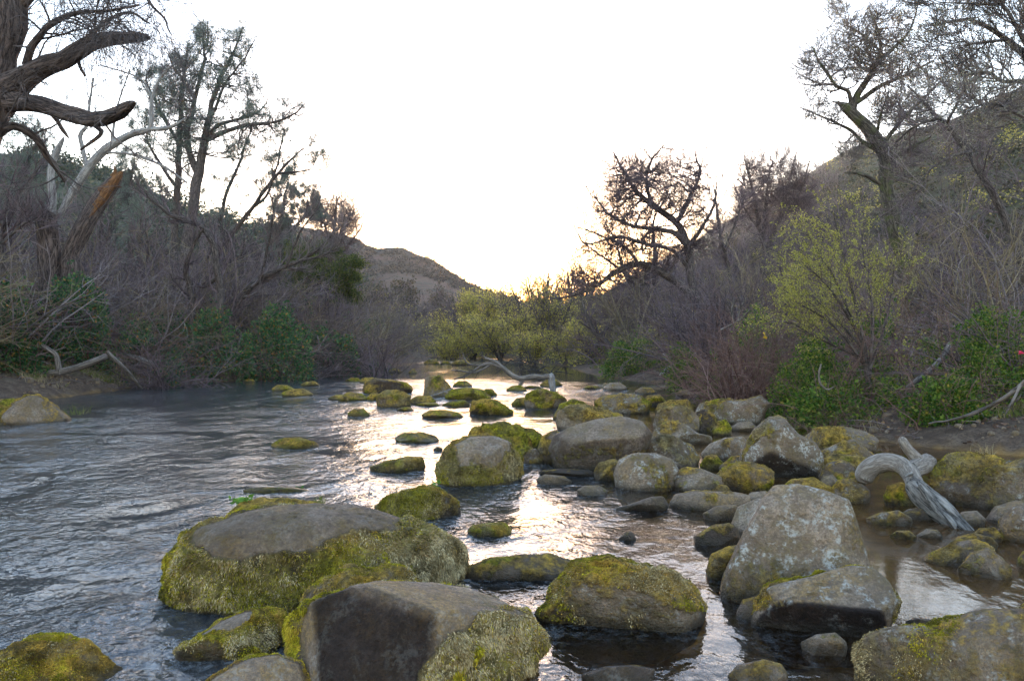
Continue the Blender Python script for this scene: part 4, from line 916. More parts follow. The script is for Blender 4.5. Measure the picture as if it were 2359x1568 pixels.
def tree(name, label, cat, base, limbs, rng, mats, trunk_sides=9, rough=0.15, levels=(), leaf=None, group=None, extra=None, trunk_name='trunk', twig_name='branches', leaf_name='foliage', cull=None):
    """limbs: guided (pts, rad); levels: dicts for successive shoots; leaf: dict"""
    root = thing(name, label, cat, group)
    g = Geo()
    for p, r in limbs: g.add(*tube_arrays(p, r, trunk_sides, rng, rough))
    g.build(trunk_name, mats[0], root)
    src = limbs
    g2 = Geo(); last = None; cur = None
    for li, lv in enumerate(levels):
        if li == 0:
            parts = []
            for (p, r), k in zip(limbs, lv['k'] if isinstance(lv['k'], (list, tuple)) else [lv['k']] * len(limbs)):
                if k: parts.append(spawn(p, r, k, rng, lv.get('t0', 0.25), 1.0, lv['ang'], lv.get('L'), lv.get('Lr', (0.3, 0.6)), lv.get('rr', 0.5), lv.get('up', 0)))
            sp = tuple(np.concatenate([q[i] for q in parts]) for i in range(4))
        else:
            sp = spawn(cur[0], cur[1], lv['k'], rng, lv.get('t0', 0.2), 1.0, lv['ang'], lv.get('L'), lv.get('Lr', (0.3, 0.6)), lv.get('rr', 0.6), lv.get('up', 0))
        if 'rmax' in lv: sp = (*sp[:3], np.minimum(sp[3], lv['rmax']))
        cur = grow(sp, lv.get('n', 5), rng, lv.get('wob', 0.2), lv.get('trop', 0), lv.get('tip', 0.3), lv.get('rmin', 0.003), lv.get('wind', (0, 0, 0)))
        if cull is not None:
            keep = cull(cur[0][:, -1]); cur = (cur[0][keep], cur[1][keep])
        g2.add(*tube_arrays(cur[0], cur[1], lv.get('sides', 4 if li < 2 else 3), rng))
    if g2.n: g2.build(twig_name, mats[1], root)
    if leaf:
        g3 = Geo(); c, d = along(cur[0], leaf['k'], rng, leaf.get('t0', 0.2))
        g3.add(*leaves(c, leaf['size'], rng, leaf.get('elong', 2.5), leaf.get('per', 1), leaf.get('spread', 0), leaf.get('flat', 0.6), d))
        if extra is not None: extra(g3)
        g3.build(leaf_name, mats[2], root, smooth=False)
    rebase(root, base); return root, cur
def px_of(p): return CX + F * p[:, 0] / p[:, 1], CY - F * (p[:, 2] - H) / p[:, 1]

def gz(x, y): return float(ground_z(np.array([x]), np.array([y]))[0][0])

# --- the gnarled oak leaning in from the left edge
rng = np.random.default_rng(1)
Yo = 15.0; O = lambda s, n=40, dy=0.0: limb(s, Yo, rng, n, 0.06, dy)
big = [O([(-230, 960, 75), (-190, 700, 66), (-110, 450, 58), (-50, 310, 50), (-14, 228, 44)]),
       O([(-14, 240, 40), (20, 205, 34), (58, 178, 26), (100, 153, 22), (145, 138, 19), (185, 112, 18), (225, 95, 16), (280, 88, 14), (325, 86, 11), (344, 87, 6), (347, 88, 1.5)], dy=-1.0),
       O([(-20, 228, 30), (30, 233, 22), (80, 240, 18), (130, 255, 18), (180, 272, 18), (230, 276, 18), (268, 263, 16), (290, 248, 13), (303, 240, 8), (307, 238, 2)], dy=-1.8),
       O([(-30, 260, 46), (5, 130, 30), (28, 50, 36), (20, -40, 34), (0, -140, 26)]),
       O([(60, 150, 9), (75, 105, 8), (120, 55, 7), (180, 30, 5), (250, 25, 3.5), (320, 12, 2)], dy=-1.5),
       O([(40, 20, 14), (110, -40, 10), (200, -60, 8), (300, -30, 5), (360, 20, 3), (395, 80, 1.5)], dy=-1),
       O([(175, 120, 6), (210, 80, 5), (250, 45, 4), (300, 30, 3), (345, 55, 2)], dy=1),
       O([(215, 285, 6), (232, 305, 5), (210, 328, 4), (188, 345, 2.5)]),
       O([(115, 258, 5), (135, 285, 5), (150, 305, 4), (158, 318, 2)]),
       O([(175, 120, 4), (188, 150, 3.5), (200, 175, 2.5)]),
       O([(-40, 330, 16), (30, 290, 10), (90, 330, 8), (120, 380, 6), (150, 420, 4)], dy=1)]
tree('gnarled_oak_tree', 'gnarled dark oak with two thick snapped limbs reaching in from the left edge', 'tree', P(-230, 900, Yo), big, rng,
     (M['oak_bark'], M['twig_dark']), 14, 0.16,
     [dict(k=[0, 5, 3, 16, 22, 24, 12, 0, 0, 0, 5], t0=0.15, ang=(0.5, 1.2), L=(0.7, 1.9), rr=0.4, rmax=0.022, n=8, wob=0.2, trop=0.03, rmin=0.004, sides=5),
      dict(k=8, ang=(0.4, 1.0), L=(0.4, 1.1), n=7, wob=0.2, trop=-0.05, rr=0.6, rmin=0.003, rmax=0.010),
      dict(k=5, ang=(0.3, 0.9), L=(0.3, 0.9), n=7, wob=0.14, trop=-0.12, rr=0.6, rmin=0.0025, rmax=0.005)])
# --- broken V-shaped stump with bleached limb
rng = np.random.default_rng(2); Yb = 29.0
O = lambda s, n=24, dy=0.0: limb(s, Yb, rng, n, 0.0, dy)
root = thing('broken_stump', 'splintered V shaped trunk pair with orange torn wood and bleached dead limb', 'dead tree')
g = Geo()
for s in ([(118, 850, 32), (118, 640, 26), (114, 560, 23), (108, 512, 23), (112, 492, 20), (116, 484, 8)], [(150, 850, 28), (165, 640, 24), (160, 590, 19), (180, 545, 19), (212, 488, 18), (238, 452, 17), (262, 422, 15), (278, 402, 7)]):
    g.add(*tube_arrays(*O(s, 40), 14, rng, 0.22))
g.build('trunk', M['oak_bark'], root)
g = Geo()
for s in ([(226, 478, 7), (245, 455, 9), (262, 432, 10), (277, 412, 9), (287, 398, 4)], [(235, 440, 6), (258, 430, 4), (286, 433, 1.5)], [(266, 410, 6), (272, 398, 4), (270, 385, 1)], [(212, 505, 4), (225, 485, 6), (240, 460, 5)]):
    p, r = O(s, 14); p[..., 1] -= 0.20; g.add(*tube_arrays(p, r, 7, rng, 0.35))
g.build('torn_wood', M['splinter'], root)
g = Geo()
for s in ([(118, 492, 10), (121, 450, 9), (117, 415, 9), (120, 380, 8), (130, 350, 7), (143, 325, 4), (147, 316, 1)],):
    g.add(*tube_arrays(*O(s, 30), 9, rng, 0.15))
g.build('bleached_limb', M['pale_bark'], root)
bough = [O([(140, 492, 7), (165, 445, 9), (205, 385, 10), (235, 352, 10), (265, 330, 9), (300, 310, 8), (330, 302, 7), (346, 297, 6), (349, 262, 5), (350, 225, 4), (372, 175, 3), (410, 140, 2)], 40),
         O([(200, 385, 5), (190, 340, 5), (185, 310, 5), (200, 290, 4), (205, 250, 3), (215, 180, 2)]), O([(345, 298, 5), (375, 297, 5), (400, 290, 4), (440, 265, 2)]),
         O([(260, 335, 4), (262, 290, 3), (275, 230, 2), (300, 160, 1.5)]), O([(235, 352, 3), (300, 355, 3), (370, 380, 3), (430, 420, 2)]), O([(350, 225, 3), (320, 180, 2), (230, 150, 1.5)])]
g = Geo()
for p, r in bough: g.add(*tube_arrays(p, r, 8, rng, 0.12))
g.build('bough', M['pale_bark'], root)
sps = [spawn(p, r, 9, rng, 0.3, 1, (0.4, 1.1), (0.8, 2.2), rr=0.5) for p, r in bough]; sp = tuple(np.concatenate([q[i] for q in sps]) for i in range(4))
c1 = grow((*sp[:3], np.minimum(sp[3], 0.02)), 7, rng, 0.22, 0.04, rmin=0.005); c2 = grow(spawn(*c1, 6, rng, 0.2, 1, (0.4, 1.0), (0.3, 1.0)), 5, rng, 0.2, 0.02, rmin=0.004)
c3 = grow(spawn(*c2, 3, rng, 0.2, 1, (0.4, 1.0), (0.15, 0.5)), 4, rng, 0.2, 0.02, rmin=0.003)
g = Geo()
for c in (c1, c2, c3): g.add(*tube_arrays(*c, 3, rng))
g.build('twigs', M['twig'], root); rebase(root, (P(130, 790, Yb)[0], Yb, 0.8))

# --- grey pines
def pine(label, base, limbs, seed, k0, L0, k1, L1, k2=3, per=12, tuft=1, ln=0.34, cull=None, wn=0.009):
    rng = np.random.default_rng(seed); root = thing('grey_pine_tree', label, 'tree', 'grey pines on the left bank'); g = Geo()
    for p, r in limbs: g.add(*tube_arrays(p, r, 8, rng, 0.12))
    g.build('trunk', M['bark'], root)
    sps = [spawn(p, r, k, rng, 0.3, 1, (0.5, 1.1), L0, rr=0.5, up=0.15) for (p, r), k in zip(limbs, k0) if k]
    sp = tuple(np.concatenate([q[i] for q in sps]) for i in range(4))
    c1 = grow((*sp[:3], np.minimum(sp[3], 0.05)), 7, rng, 0.16, 0.10, rmin=0.010)
    c2 = grow(spawn(*c1, k1, rng, 0.25, 1, (0.4, 0.9), L1), 5, rng, 0.15, 0.12, rmin=0.007)
    c3 = grow(spawn(*c2, k2, rng, 0.3, 1, (0.3, 0.8), (L1[0] * 0.5, L1[1] * 0.5)), 4, rng, 0.15, 0.15, rmin=0.005)
    if cull is not None:
        c2 = tuple(a[cull(c2[0][:, -1])] for a in c2) ; kk = cull(c3[0][:, -1]); c3 = (c3[0][kk], c3[1][kk])
    g = Geo()
    for c in (c1, c2, c3): g.add(*tube_arrays(*c, 3, rng))
    g.build('branches', M['twig_dark'], root)
    t = np.concatenate([c3[0][:, -1], c2[0][:, -1], c3[0][:, 2]]); d = unit(np.concatenate([c3[0][:, -1] - c3[0][:, -2], c2[0][:, -1] - c2[0][:, -2], c3[0][:, 2] - c3[0][:, 1]]))
    g = Geo(); V, Q, T = needles(t, d, rng, per, ln, wn); g.add(V, Q, T); g.build('needles', M['needle'], root, smooth=False)
    rebase(root, base); return root
Yp = 42.0; O = lambda s, n=26, dy=0.0, Y=Yp: limb(s, Y, np.random.default_rng(int(abs(s[0][0]) + len(s))), n, 0.12, dy)
crown_tree('grey_pine_tree', 'tallest grey pine with forked black trunk and airy needle crown', 42, [[(424, 830, 15), (425, 690, 14), (427, 600, 13), (440, 500, 12), (450, 440, 11), (462, 380, 10), (471, 330, 9), (480, 270, 6.5), (500, 200, 5), (535, 130, 3), (560, 62, 1.5)],
      [(458, 405, 8), (436, 352, 7), (432, 300, 6.5), (442, 260, 5.5), (456, 200, 4), (470, 130, 3), (482, 50, 1.5)],
      [(478, 322, 6), (520, 303, 5), (570, 288, 4.2), (630, 282, 3.2), (680, 262, 2.2), (703, 243, 1)],
      [(473, 330, 5), (500, 290, 4.5), (550, 275, 3.5), (600, 255, 2.2), (625, 220, 1)],
      [(482, 280, 4), (500, 240, 3.2), (520, 190, 2.5), (560, 140, 2), (590, 90, 1)],
      [(450, 230, 4), (425, 190, 3), (400, 150, 2.2), (385, 120, 1)]],
     [(480, 90, 45, 60), (545, 110, 50, 75), (510, 190, 75, 75), (430, 170, 55, 65), (390, 220, 45, 70), (460, 290, 90, 60), (580, 210, 35, 55), (580, 275, 60, 35), (665, 255, 45, 42), (620, 310, 60, 25), (540, 340, 60, 40), (400, 330, 55, 50)],
     11, 150, 800, 2400, (0.25, 0.6), twig='twig_dark', dys=[0, 1.5, -1.5, 1.0, -1.5, -1.0], rr=(0.05, 0.024, 0.012), needle=(9, 0.32, 0.0085), group='grey pines on the left bank', trop=0.16)
pine('slimmer grey pine standing just left of the tallest pine', (P(405, 800, 44)[0], 44, 1.0),
     [O([(403, 830, 10), (402, 640, 9), (402, 540, 8.5), (409, 450, 8), (413, 350, 7), (416, 260, 6), (424, 170, 4.5), (436, 100, 2)], 36, 0, 44),
      O([(411, 330, 4.5), (375, 265, 4), (350, 215, 2.5), (335, 180, 1.2)], 20, 1.0, 44), O([(405, 430, 4), (370, 380, 3.5), (345, 330, 2.5), (335, 280, 1.2)], 20, -1.0, 44)],
     12, [24, 10, 9], (0.8, 2.3), 5, (0.5, 1.1), per=10)
pine('leaning thin grey pine with tufted arm stretched toward the sky gap', (P(450, 830, 50)[0], 50, 1.2),
     [O([(455, 760, 7), (480, 640, 6.5), (520, 560, 6), (580, 480, 5), (640, 400, 3.5), (700, 340, 1.5)], 34, 0, 50), O([(430, 700, 6), (490, 560, 5), (525, 440, 4), (560, 350, 3), (585, 280, 1.5)], 30, 1, 50),
      O([(640, 400, 3), (690, 395, 2.2), (728, 388, 1)], 14, -1, 50), O([(580, 480, 4), (620, 440, 3), (650, 330, 2), (655, 300, 1)], 16, 1, 50)],
     13, [16, 14, 7, 8], (0.8, 2.2), 4, (0.5, 1.2), per=9)
pine('small dark dense pine between the leaning pine and the bare tree', (P(650, 760, 56)[0], 56, 1.2),
     [O([(648, 800, 6), (645, 640, 5.5), (645, 540, 5), (655, 470, 3.5), (662, 420, 1.5)], 30, 0, 56), O([(648, 560, 4), (690, 510, 3), (712, 470, 1.5)], 14, -1, 56)], 14, [34, 12], (0.9, 2.2), 5, (0.5, 1.1), per=14, wn=0.013)
pine('shadowy pine against the wooded slope behind the broken stump', (P(300, 760, 60)[0], 60, 2),
     [O([(300, 800, 8), (298, 640, 7), (302, 520, 6), (300, 440, 4), (304, 380, 1.5)], 30, 0, 60)], 15, [44], (1.0, 3.0), 5, (0.6, 1.4), per=10, wn=0.013)
pine('dark bushy pine at the far left behind the gnarled oak', (P(60, 760, 50)[0], 50, 2),
     [O([(60, 800, 9), (58, 600, 8), (64, 480, 6), (62, 400, 4), (66, 330, 1.5)], 30, 0, 50)], 16, [44], (1.0, 2.8), 5, (0.6, 1.4), per=12, wn=0.013)

# --- bare trees of the left bank
def bare(label, Y, specs, seed, k0, L0, k1, L1, k2, L2, bark='bark', twig='twig', trop=(0.06, 0.08, 0.1), dys=None, rm=(0.03, 0.011, 0.0065), leaf=None, leafmat=None, name='bare_tree', cat='tree', group=None, base=None, cull=None, wob=0.2, rough=0.15, sides=10, t0=0.25, ang=(0.4, 1.0)):
    rng = np.random.default_rng(seed)
    ls = [limb(s, Y, rng, 30 if len(s) > 4 else 18, 0.15, (dys[i] if dys else rng.normal(0, 1.0))) for i, s in enumerate(specs)]
    b = base or (ls[0][0][0, 0, 0], ls[0][0][0, 0, 1], ls[0][0][0, 0, 2])
    return tree(name, label, cat, b, ls, rng, (M[bark], M[twig], M[leafmat] if leafmat else None), sides, rough,
                [dict(k=k0, t0=t0, ang=ang, L=L0, rr=0.5, rmax=rm[0] * 2.2, rmin=rm[0] * 0.35, n=7, wob=wob, trop=trop[0], sides=5),
                 dict(k=k1, ang=(0.35, 0.95), L=L1, n=6, wob=wob, trop=trop[1], rr=0.6, rmin=rm[1] * 1.0, rmax=rm[1] * 2.4),
                 dict(k=int(k2 * 2.4), ang=(0.25, 0.7), L=(L2[0] * 1.3, L2[1] * 1.45), n=5, wob=wob * 0.55, trop=trop[2] * 1.3, rr=0.6, tip=0.55, rmin=rm[2] * 0.75, rmax=rm[2] * 1.2)], leaf, group, cull=cull)
bare('slender bare tree leaning right over the left bank thicket', 37, [
     [(525, 800, 10), (532, 735, 9.5), (546, 700, 8.5), (582, 655, 7), (640, 622, 5.5), (700, 596, 4), (748, 560, 2.5), (790, 515, 1.2)],
     [(600, 645, 4), (612, 590, 3), (628, 520, 2.2), (630, 455, 1)], [(690, 600, 3.2), (740, 590, 2.5), (790, 565, 1.2)], [(660, 612, 3), (690, 540, 2.2), (735, 470, 1.1)]],
     21, [18, 9, 7, 9], (0.6, 1.8), 6, (0.4, 1.0), 4, (0.2, 0.6), bark='bark', twig='twig_pale')
bare('twisted dark tree with crooked fallen limb below the pines', 33, [
     [(505, 800, 9), (508, 700, 8), (500, 620, 8), (495, 560, 7), (470, 525, 6), (440, 510, 6), (415, 500, 5), (385, 490, 5), (360, 468, 3.5), (332, 440, 2)],
     [(445, 800, 8), (440, 690, 7), (430, 620, 6), (445, 560, 4), (460, 530, 2.5)], [(500, 640, 5), (470, 660, 4), (440, 650, 2)]],
     22, [14, 10, 5], (0.5, 1.6), 5, (0.4, 1.0), 3, (0.2, 0.5), twig='twig')
crown_tree('bare_tree', 'fine twigged bare tree against the sky above the far hill', 62, [
     [(752, 720, 6), (756, 640, 5), (765, 570, 4.5), (772, 510, 3.2), (778, 450, 1.4)], [(762, 590, 3.2), (790, 530, 2.6), (815, 470, 1.2)], [(765, 570, 3), (745, 510, 2.3), (730, 455, 1.2)], [(758, 620, 3), (800, 570, 2.4), (838, 510, 1)]],
     [(780, 490, 55, 65), (810, 520, 35, 50), (740, 500, 35, 50), (770, 580, 50, 60)], 23, 80, 500, 3500, (0.6, 1.5), rr=(0.05, 0.026, 0.015), trop=0.14)
bare('bare tree with pale twigs left of the broken stump', 28, [
     [(20, 830, 9), (15, 700, 8), (0, 560, 7), (30, 470, 5), (60, 420, 3), (110, 370, 1.5)], [(10, 600, 5), (-30, 500, 4), (-60, 420, 2)], [(5, 560, 4), (50, 520, 3), (90, 500, 1.5)]],
     24, [14, 8, 8], (0.8, 2.2), 6, (0.4, 1.1), 4, (0.2, 0.6), twig='twig')
bare('leafy live oak at the water bend on the left bank', 47, [
     [(690, 850, 7), (688, 760, 6), (688, 690, 5.5), (700, 650, 4.5), (730, 620, 3), (760, 590, 1.5)], [(690, 690, 4), (730, 655, 4), (775, 640, 3), (800, 620, 1.5)], [(770, 740, 3), (780, 700, 2.5), (790, 660, 1.5)], [(690, 700, 3), (670, 640, 2), (690, 590, 1)]],
     25, [12, 12, 8, 8], (0.7, 1.8), 5, (0.4, 0.9), 4, (0.2, 0.5), leaf=dict(k=9, size=0.10, elong=1.7, per=2, spread=0.10), leafmat='oak_leaf', name='live_oak_tree', twig='twig_dark')

# --- trees of the right bank
crown_tree('bare_tree', 'big spreading bare tree with arching black limbs on the right bank', 45, [
     [(1665, 850, 15), (1642, 770, 14), (1620, 715, 13), (1592, 678, 11), (1560, 650, 9.5), (1510, 620, 8.5), (1470, 607, 7.5), (1420, 625, 6), (1380, 655, 4.5), (1330, 678, 3), (1265, 690, 1.4)],
     [(1612, 705, 9), (1592, 640, 9), (1586, 580, 9), (1571, 530, 8.5), (1545, 503, 7.5), (1500, 470, 6.5), (1468, 440, 5), (1440, 400, 3.5), (1415, 350, 1.5)],
     [(1582, 565, 6.5), (1555, 538, 6), (1510, 528, 5), (1450, 518, 4), (1400, 490, 3), (1368, 450, 1.5)],
     [(1560, 512, 6), (1592, 450, 4.5), (1612, 400, 3), (1600, 345, 1.3)], [(1590, 620, 5), (1545, 575, 4.5), (1480, 560, 4), (1420, 545, 3), (1350, 560, 1.8), (1312, 500, 1)],
     [(1500, 470, 4), (1490, 420, 3.5), (1500, 370, 2.5), (1530, 335, 1.2)], [(1585, 570, 5), (1620, 520, 4), (1645, 470, 3), (1650, 420, 1.3)], [(1520, 625, 4), (1460, 640, 3.5), (1400, 600, 2.5), (1345, 560, 1.2)],
     [(1470, 607, 4), (1440, 570, 3), (1380, 540, 2), (1325, 520, 1)]],
     [(1480, 455, 155, 140), (1560, 415, 105, 110), (1400, 520, 105, 120), (1350, 600, 75, 75), (1450, 400, 70, 70), (1610, 520, 60, 100), (1480, 580, 130, 60), (1440, 650, 110, 45)],
     31, 190, 1800, 12600, (0.5, 1.25), twig='twig', dys=[0, 0.4, -1.5, 1.5, -1.8, -1, 1.2, 1.6, -1], rr=(0.06, 0.022, 0.0105), shell=0.5, trop=0.10, sides=14)
bare('dark double stemmed tree left of the big spreading tree', 48, [
     [(1492, 790, 6.5), (1480, 720, 6), (1462, 670, 5), (1440, 630, 4), (1420, 560, 2), (1400, 520, 1)], [(1500, 800, 7), (1506, 690, 6), (1510, 610, 5), (1506, 530, 3), (1515, 470, 1.4)]],
     32, [11, 14], (0.6, 1.6), 5, (0.4, 0.9), 4, (0.2, 0.6), twig='twig_dark', rm=(0.032, 0.014, 0.009))
bare('crooked low trunk leaning left beneath the spreading tree', 44, [
     [(1410, 840, 7), (1398, 790, 6.5), (1370, 765, 5.5), (1352, 730, 4), (1342, 700, 2.5), (1325, 670, 1.2)], [(1380, 775, 4), (1410, 740, 3), (1430, 700, 1.4)]],
     33, [11, 8], (0.5, 1.4), 5, (0.4, 0.9), 4, (0.2, 0.5), twig='twig')
crown_tree('bare_tree', 'broad many stemmed bare tree on the hillside skyline', 62, [
     [(1765, 680, 7), (1762, 600, 6.5), (1750, 520, 5), (1735, 440, 3.5), (1715, 365, 1.5)], [(1764, 580, 5), (1790, 510, 4.5), (1815, 430, 3), (1835, 350, 1.4)], [(1758, 560, 4), (1765, 460, 3), (1775, 380, 1.4)], [(1790, 510, 3), (1840, 450, 2.5), (1865, 370, 1.2)], [(1752, 530, 3.5), (1715, 480, 2.8), (1690, 420, 1.2)]],
     [(1735, 420, 55, 100), (1810, 400, 60, 100), (1770, 460, 80, 110), (1700, 470, 35, 70), (1850, 440, 35, 80)], 34, 120, 900, 6300, (0.7, 1.7), shell=0.5, rr=(0.055, 0.026, 0.0135), trop=0.14)
bare('thin bare sapling between the spreading tree and the skyline tree', 52, [
     [(1690, 740, 5), (1680, 620, 4.5), (1660, 540, 3.5), (1650, 470, 2), (1640, 420, 1)], [(1670, 570, 3), (1700, 500, 2.4), (1720, 440, 1.1)]],
     35, [16, 12], (0.6, 1.7), 5, (0.4, 1.1), 4, (0.2, 0.6), rm=(0.034, 0.017, 0.011))
crown_tree('willow_tree', 'tall crooked willow with snapped top and pale catkin crown on the right', 26, [
     [(2110, 800, 20), (2088, 620, 18), (2066, 540, 16.5), (2050, 470, 15.5), (2038, 415, 15), (2042, 370, 16), (2030, 335, 16), (2002, 296, 15), (1975, 270, 13), (1950, 247, 11), (1935, 237, 7), (1930, 235, 2)],
     [(1962, 262, 8.5), (1974, 222, 7.5), (1998, 184, 6.5), (2015, 152, 5.5), (2030, 120, 4.5), (2024, 70, 3), (2000, 15, 1.5)],
     [(2012, 155, 5), (2058, 112, 3.8), (2096, 70, 2.6), (2115, 10, 1.2)], [(1972, 238, 5.5), (2030, 198, 4.5), (2090, 172, 3.4), (2150, 140, 1.5)],
     [(1962, 258, 6), (1955, 212, 4.5), (1925, 196, 4), (1900, 160, 3), (1868, 110, 1.4)], [(2032, 352, 6), (1988, 328, 4.5), (1957, 298, 3.5), (1900, 272, 2.2), (1845, 245, 1)],
     [(2045, 372, 6), (2085, 348, 4.5), (2140, 318, 2), (2146, 312, 1)], [(2035, 330, 4.5), (2082, 272, 3.5), (2140, 215, 2.5), (2190, 160, 1.2)], [(2038, 430, 5), (1990, 402, 3.5), (1948, 396, 1.5)],
     [(2028, 118, 3), (1985, 80, 2.4), (1940, 50, 1.2)], [(2020, 310, 3.5), (2030, 260, 2.6), (2050, 210, 1.2)], [(1925, 196, 2.6), (1880, 190, 2), (1840, 170, 1)]],
     [(1890, 150, 85, 85), (1965, 85, 85, 90), (2050, 60, 90, 95), (1990, 150, 85, 80), (2085, 160, 85, 75), (1895, 255, 80, 55), (2100, 260, 85, 70), (2040, 250, 60, 60), (1960, 350, 55, 40), (2120, 340, 45, 30), (1930, 20, 40, 40)],
     36, 200, 1600, 9600, (0.25, 0.65), bark='willow_bark', twig='twig_pale', dys=[0, 0.3, -0.8, 0.8, -0.6, 0.7, -0.3, 0.9, 0, 0.8, -0.8, 0.5], shell=0.4, rr=(0.035, 0.014, 0.007), leaf=dict(k=1, size=0.07, elong=2.8, flat=0.35), leafmat='catkin', trop=0.12, sides=14)
bare('dark leaning trunk crossing the right hillside', 23, [
     [(2360, 620, 9), (2310, 490, 8.5), (2262, 402, 8), (2232, 352, 7.5), (2200, 310, 6.5), (2170, 276, 5.5), (2148, 258, 4), (2120, 225, 2.5), (2090, 195, 1.2)], [(2235, 350, 4), (2200, 358, 3), (2150, 385, 2.4), (2100, 440, 1.2)], [(2165, 272, 3.5), (2110, 290, 2.8), (2060, 330, 1.2)],
     [(2180, 285, 3.5), (2210, 230, 2.8), (2230, 170, 1.4)]], 37, [12, 9, 9, 11], (0.5, 1.5), 6, (0.3, 0.9), 4, (0.2, 0.5), twig='twig', leaf=dict(k=2, size=0.04, elong=3), leafmat='catkin', name='leaning_tree', rm=(0.014, 0.007, 0.004))
bare('catkin covered willow branches hanging in from the top right corner', 13.5, [
     [(2760, 900, 40), (2700, 600, 32), (2560, 380, 24), (2440, 230, 16), (2375, 140, 10), (2322, 92, 7), (2280, 62, 5), (2225, 42, 3.2), (2150, 60, 1.4)],
     [(2430, 225, 9), (2360, 190, 6), (2310, 188, 4.5), (2270, 165, 3), (2215, 175, 1.4)], [(2400, 170, 7), (2340, 60, 4.5), (2300, 0, 3), (2260, -40, 1.5)], [(2440, 230, 8), (2400, 90, 6), (2370, -10, 3)], [(2480, 280, 7), (2420, 300, 5), (2350, 270, 3.5), (2290, 240, 2), (2230, 250, 1)],
     [(2320, 92, 4), (2260, 100, 3), (2200, 110, 1.2)], [(2300, 10, 3), (2240, 10, 2.2), (2170, 5, 1.1)]],
     38, [11, 16, 16, 13, 14, 10, 10], (0.4, 1.2), 7, (0.25, 0.7), 4, (0.15, 0.4), twig='twig_pale', leaf=dict(k=3, size=0.034, elong=2.2, flat=0.5), leafmat='catkin', name='willow_tree', rm=(0.012, 0.006, 0.0035), t0=0.35)

# ------------------------------------------------------------------ driftwood
rng = np.random.default_rng(50)
root = thing('driftwood_log', 'bleached arching driftwood trunk with split lower end on the right boulders', 'driftwood')
g = Geo()
p, r = limb([(1985, 1112, 10, 8.3), (1990, 1100, 20, 8.3), (2003, 1078, 21, 8.25), (2028, 1066, 22, 8.2), (2060, 1066, 21, 8.1), (2086, 1078, 20, 8.0), (2104, 1104, 19, 7.85), (2114, 1132, 19, 7.7)], 8, n=44)
g.add(*tube_arrays(p, r, 18, rng, 0.10))
g.build('trunk', M['driftwood'], root)
g = Geo()
p, r = limb([(2098, 1098, 10, 7.75), (2108, 1118, 21, 7.7), (2128, 1142, 25, 7.55), (2160, 1172, 26, 7.4), (2195, 1202, 22, 7.25), (2225, 1228, 19, 7.1), (2262, 1262, 15, 7.0)], 8, n=60)
g.add(*tube_arrays(p, r, 20, rng, 0.22))
for s in ([(2120, 1120, 9, 7.5), (2150, 1160, 10, 7.35), (2190, 1205, 8, 7.15), (2205, 1225, 2, 7.1)], [(2100, 1092, 5, 7.7), (2090, 1094, 3, 7.65), (2082, 1100, 1, 7.6)], [(2140, 1130, 8, 7.6), (2180, 1162, 9, 7.45), (2220, 1205, 7, 7.2), (2240, 1222, 2, 7.1)]):
    p, r = limb(s, 8, n=26); g.add(*tube_arrays(p, r, 8, rng, 0.4))
g.build('split_end', M['rot_wood'], root)
g = Geo()
p, r = limb([(2098, 1082, 20, 8.3), (2125, 1070, 22, 8.4), (2142, 1060, 19, 8.45), (2150, 1052, 8, 8.45)], 8, n=20); g.add(*tube_arrays(p, r, 12, rng, 0.08))
p, r = limb([(2122, 1070, 16, 8.4), (2108, 1052, 13, 8.4), (2092, 1034, 11, 8.4), (2078, 1012, 9, 8.4), (2074, 1006, 2, 8.4)], 8, n=20); g.add(*tube_arrays(p, r, 10, rng, 0.12))
g.build('branch_stub', M['driftwood'], root); rebase(root, P(2000, 1120, 8.2))

root = thing('fallen_tree', 'fallen grey tree trunk on a pale broken stub crossing the rapids', 'dead tree'); Yf = 27.0
g = Geo(); O = lambda s, n=30: limb(s, Yf, rng, n, 0.0)
p, r = O([(1276, 912, 7), (1273, 890, 7.5), (1270, 868, 8), (1266, 861, 5)]); g.add(*tube_arrays(p, r, 10, rng, 0.2)); g.build('stub', M['pale_bark'], root)
g = Geo()
for s in ([(1272, 866, 6.5), (1250, 868, 6.5), (1225, 868, 6.5), (1200, 872, 6.5), (1180, 864, 6), (1160, 848, 5), (1143, 834, 4.5), (1125, 827, 3), (1112, 820, 1.2)],
          [(1206, 872, 5), (1197, 890, 4.5), (1188, 912, 4), (1184, 918, 2)]):
    g.add(*tube_arrays(*O(s, 40), 9, rng, 0.12))
g.build('trunk', M['deadwood'], root)
br = [O([(1160, 847, 4), (1130, 837, 3.6), (1108, 842, 3.2), (1090, 855, 2.4), (1072, 866, 2), (1045, 873, 1.2)]), O([(1130, 838, 3), (1112, 850, 2.6), (1090, 858, 2.2), (1060, 854, 1.8), (1040, 852, 1)]), O([(1110, 842, 2.4), (1080, 838, 1.8), (1070, 826, 1.4), (1066, 812, 0.8)])]
g = Geo()
for p, r in br: g.add(*tube_arrays(p, r, 6, rng, 0.1))
sps = [spawn(p, r, 7, rng, 0.3, 1, (0.4, 1.0), (0.3, 0.9), rr=0.5) for p, r in br]; c = grow(tuple(np.concatenate([q[i] for q in sps]) for i in range(4)), 6, rng, 0.2, -0.04, rmin=0.004)
g.add(*tube_arrays(*c, 3, rng)); c = grow(spawn(*c, 4, rng), 4, rng, 0.2, 0, rmin=0.004); g.add(*tube_arrays(*c, 3, rng))
g.build('branches', M['deadwood'], root); rebase(root, P(1273, 905, Yf))

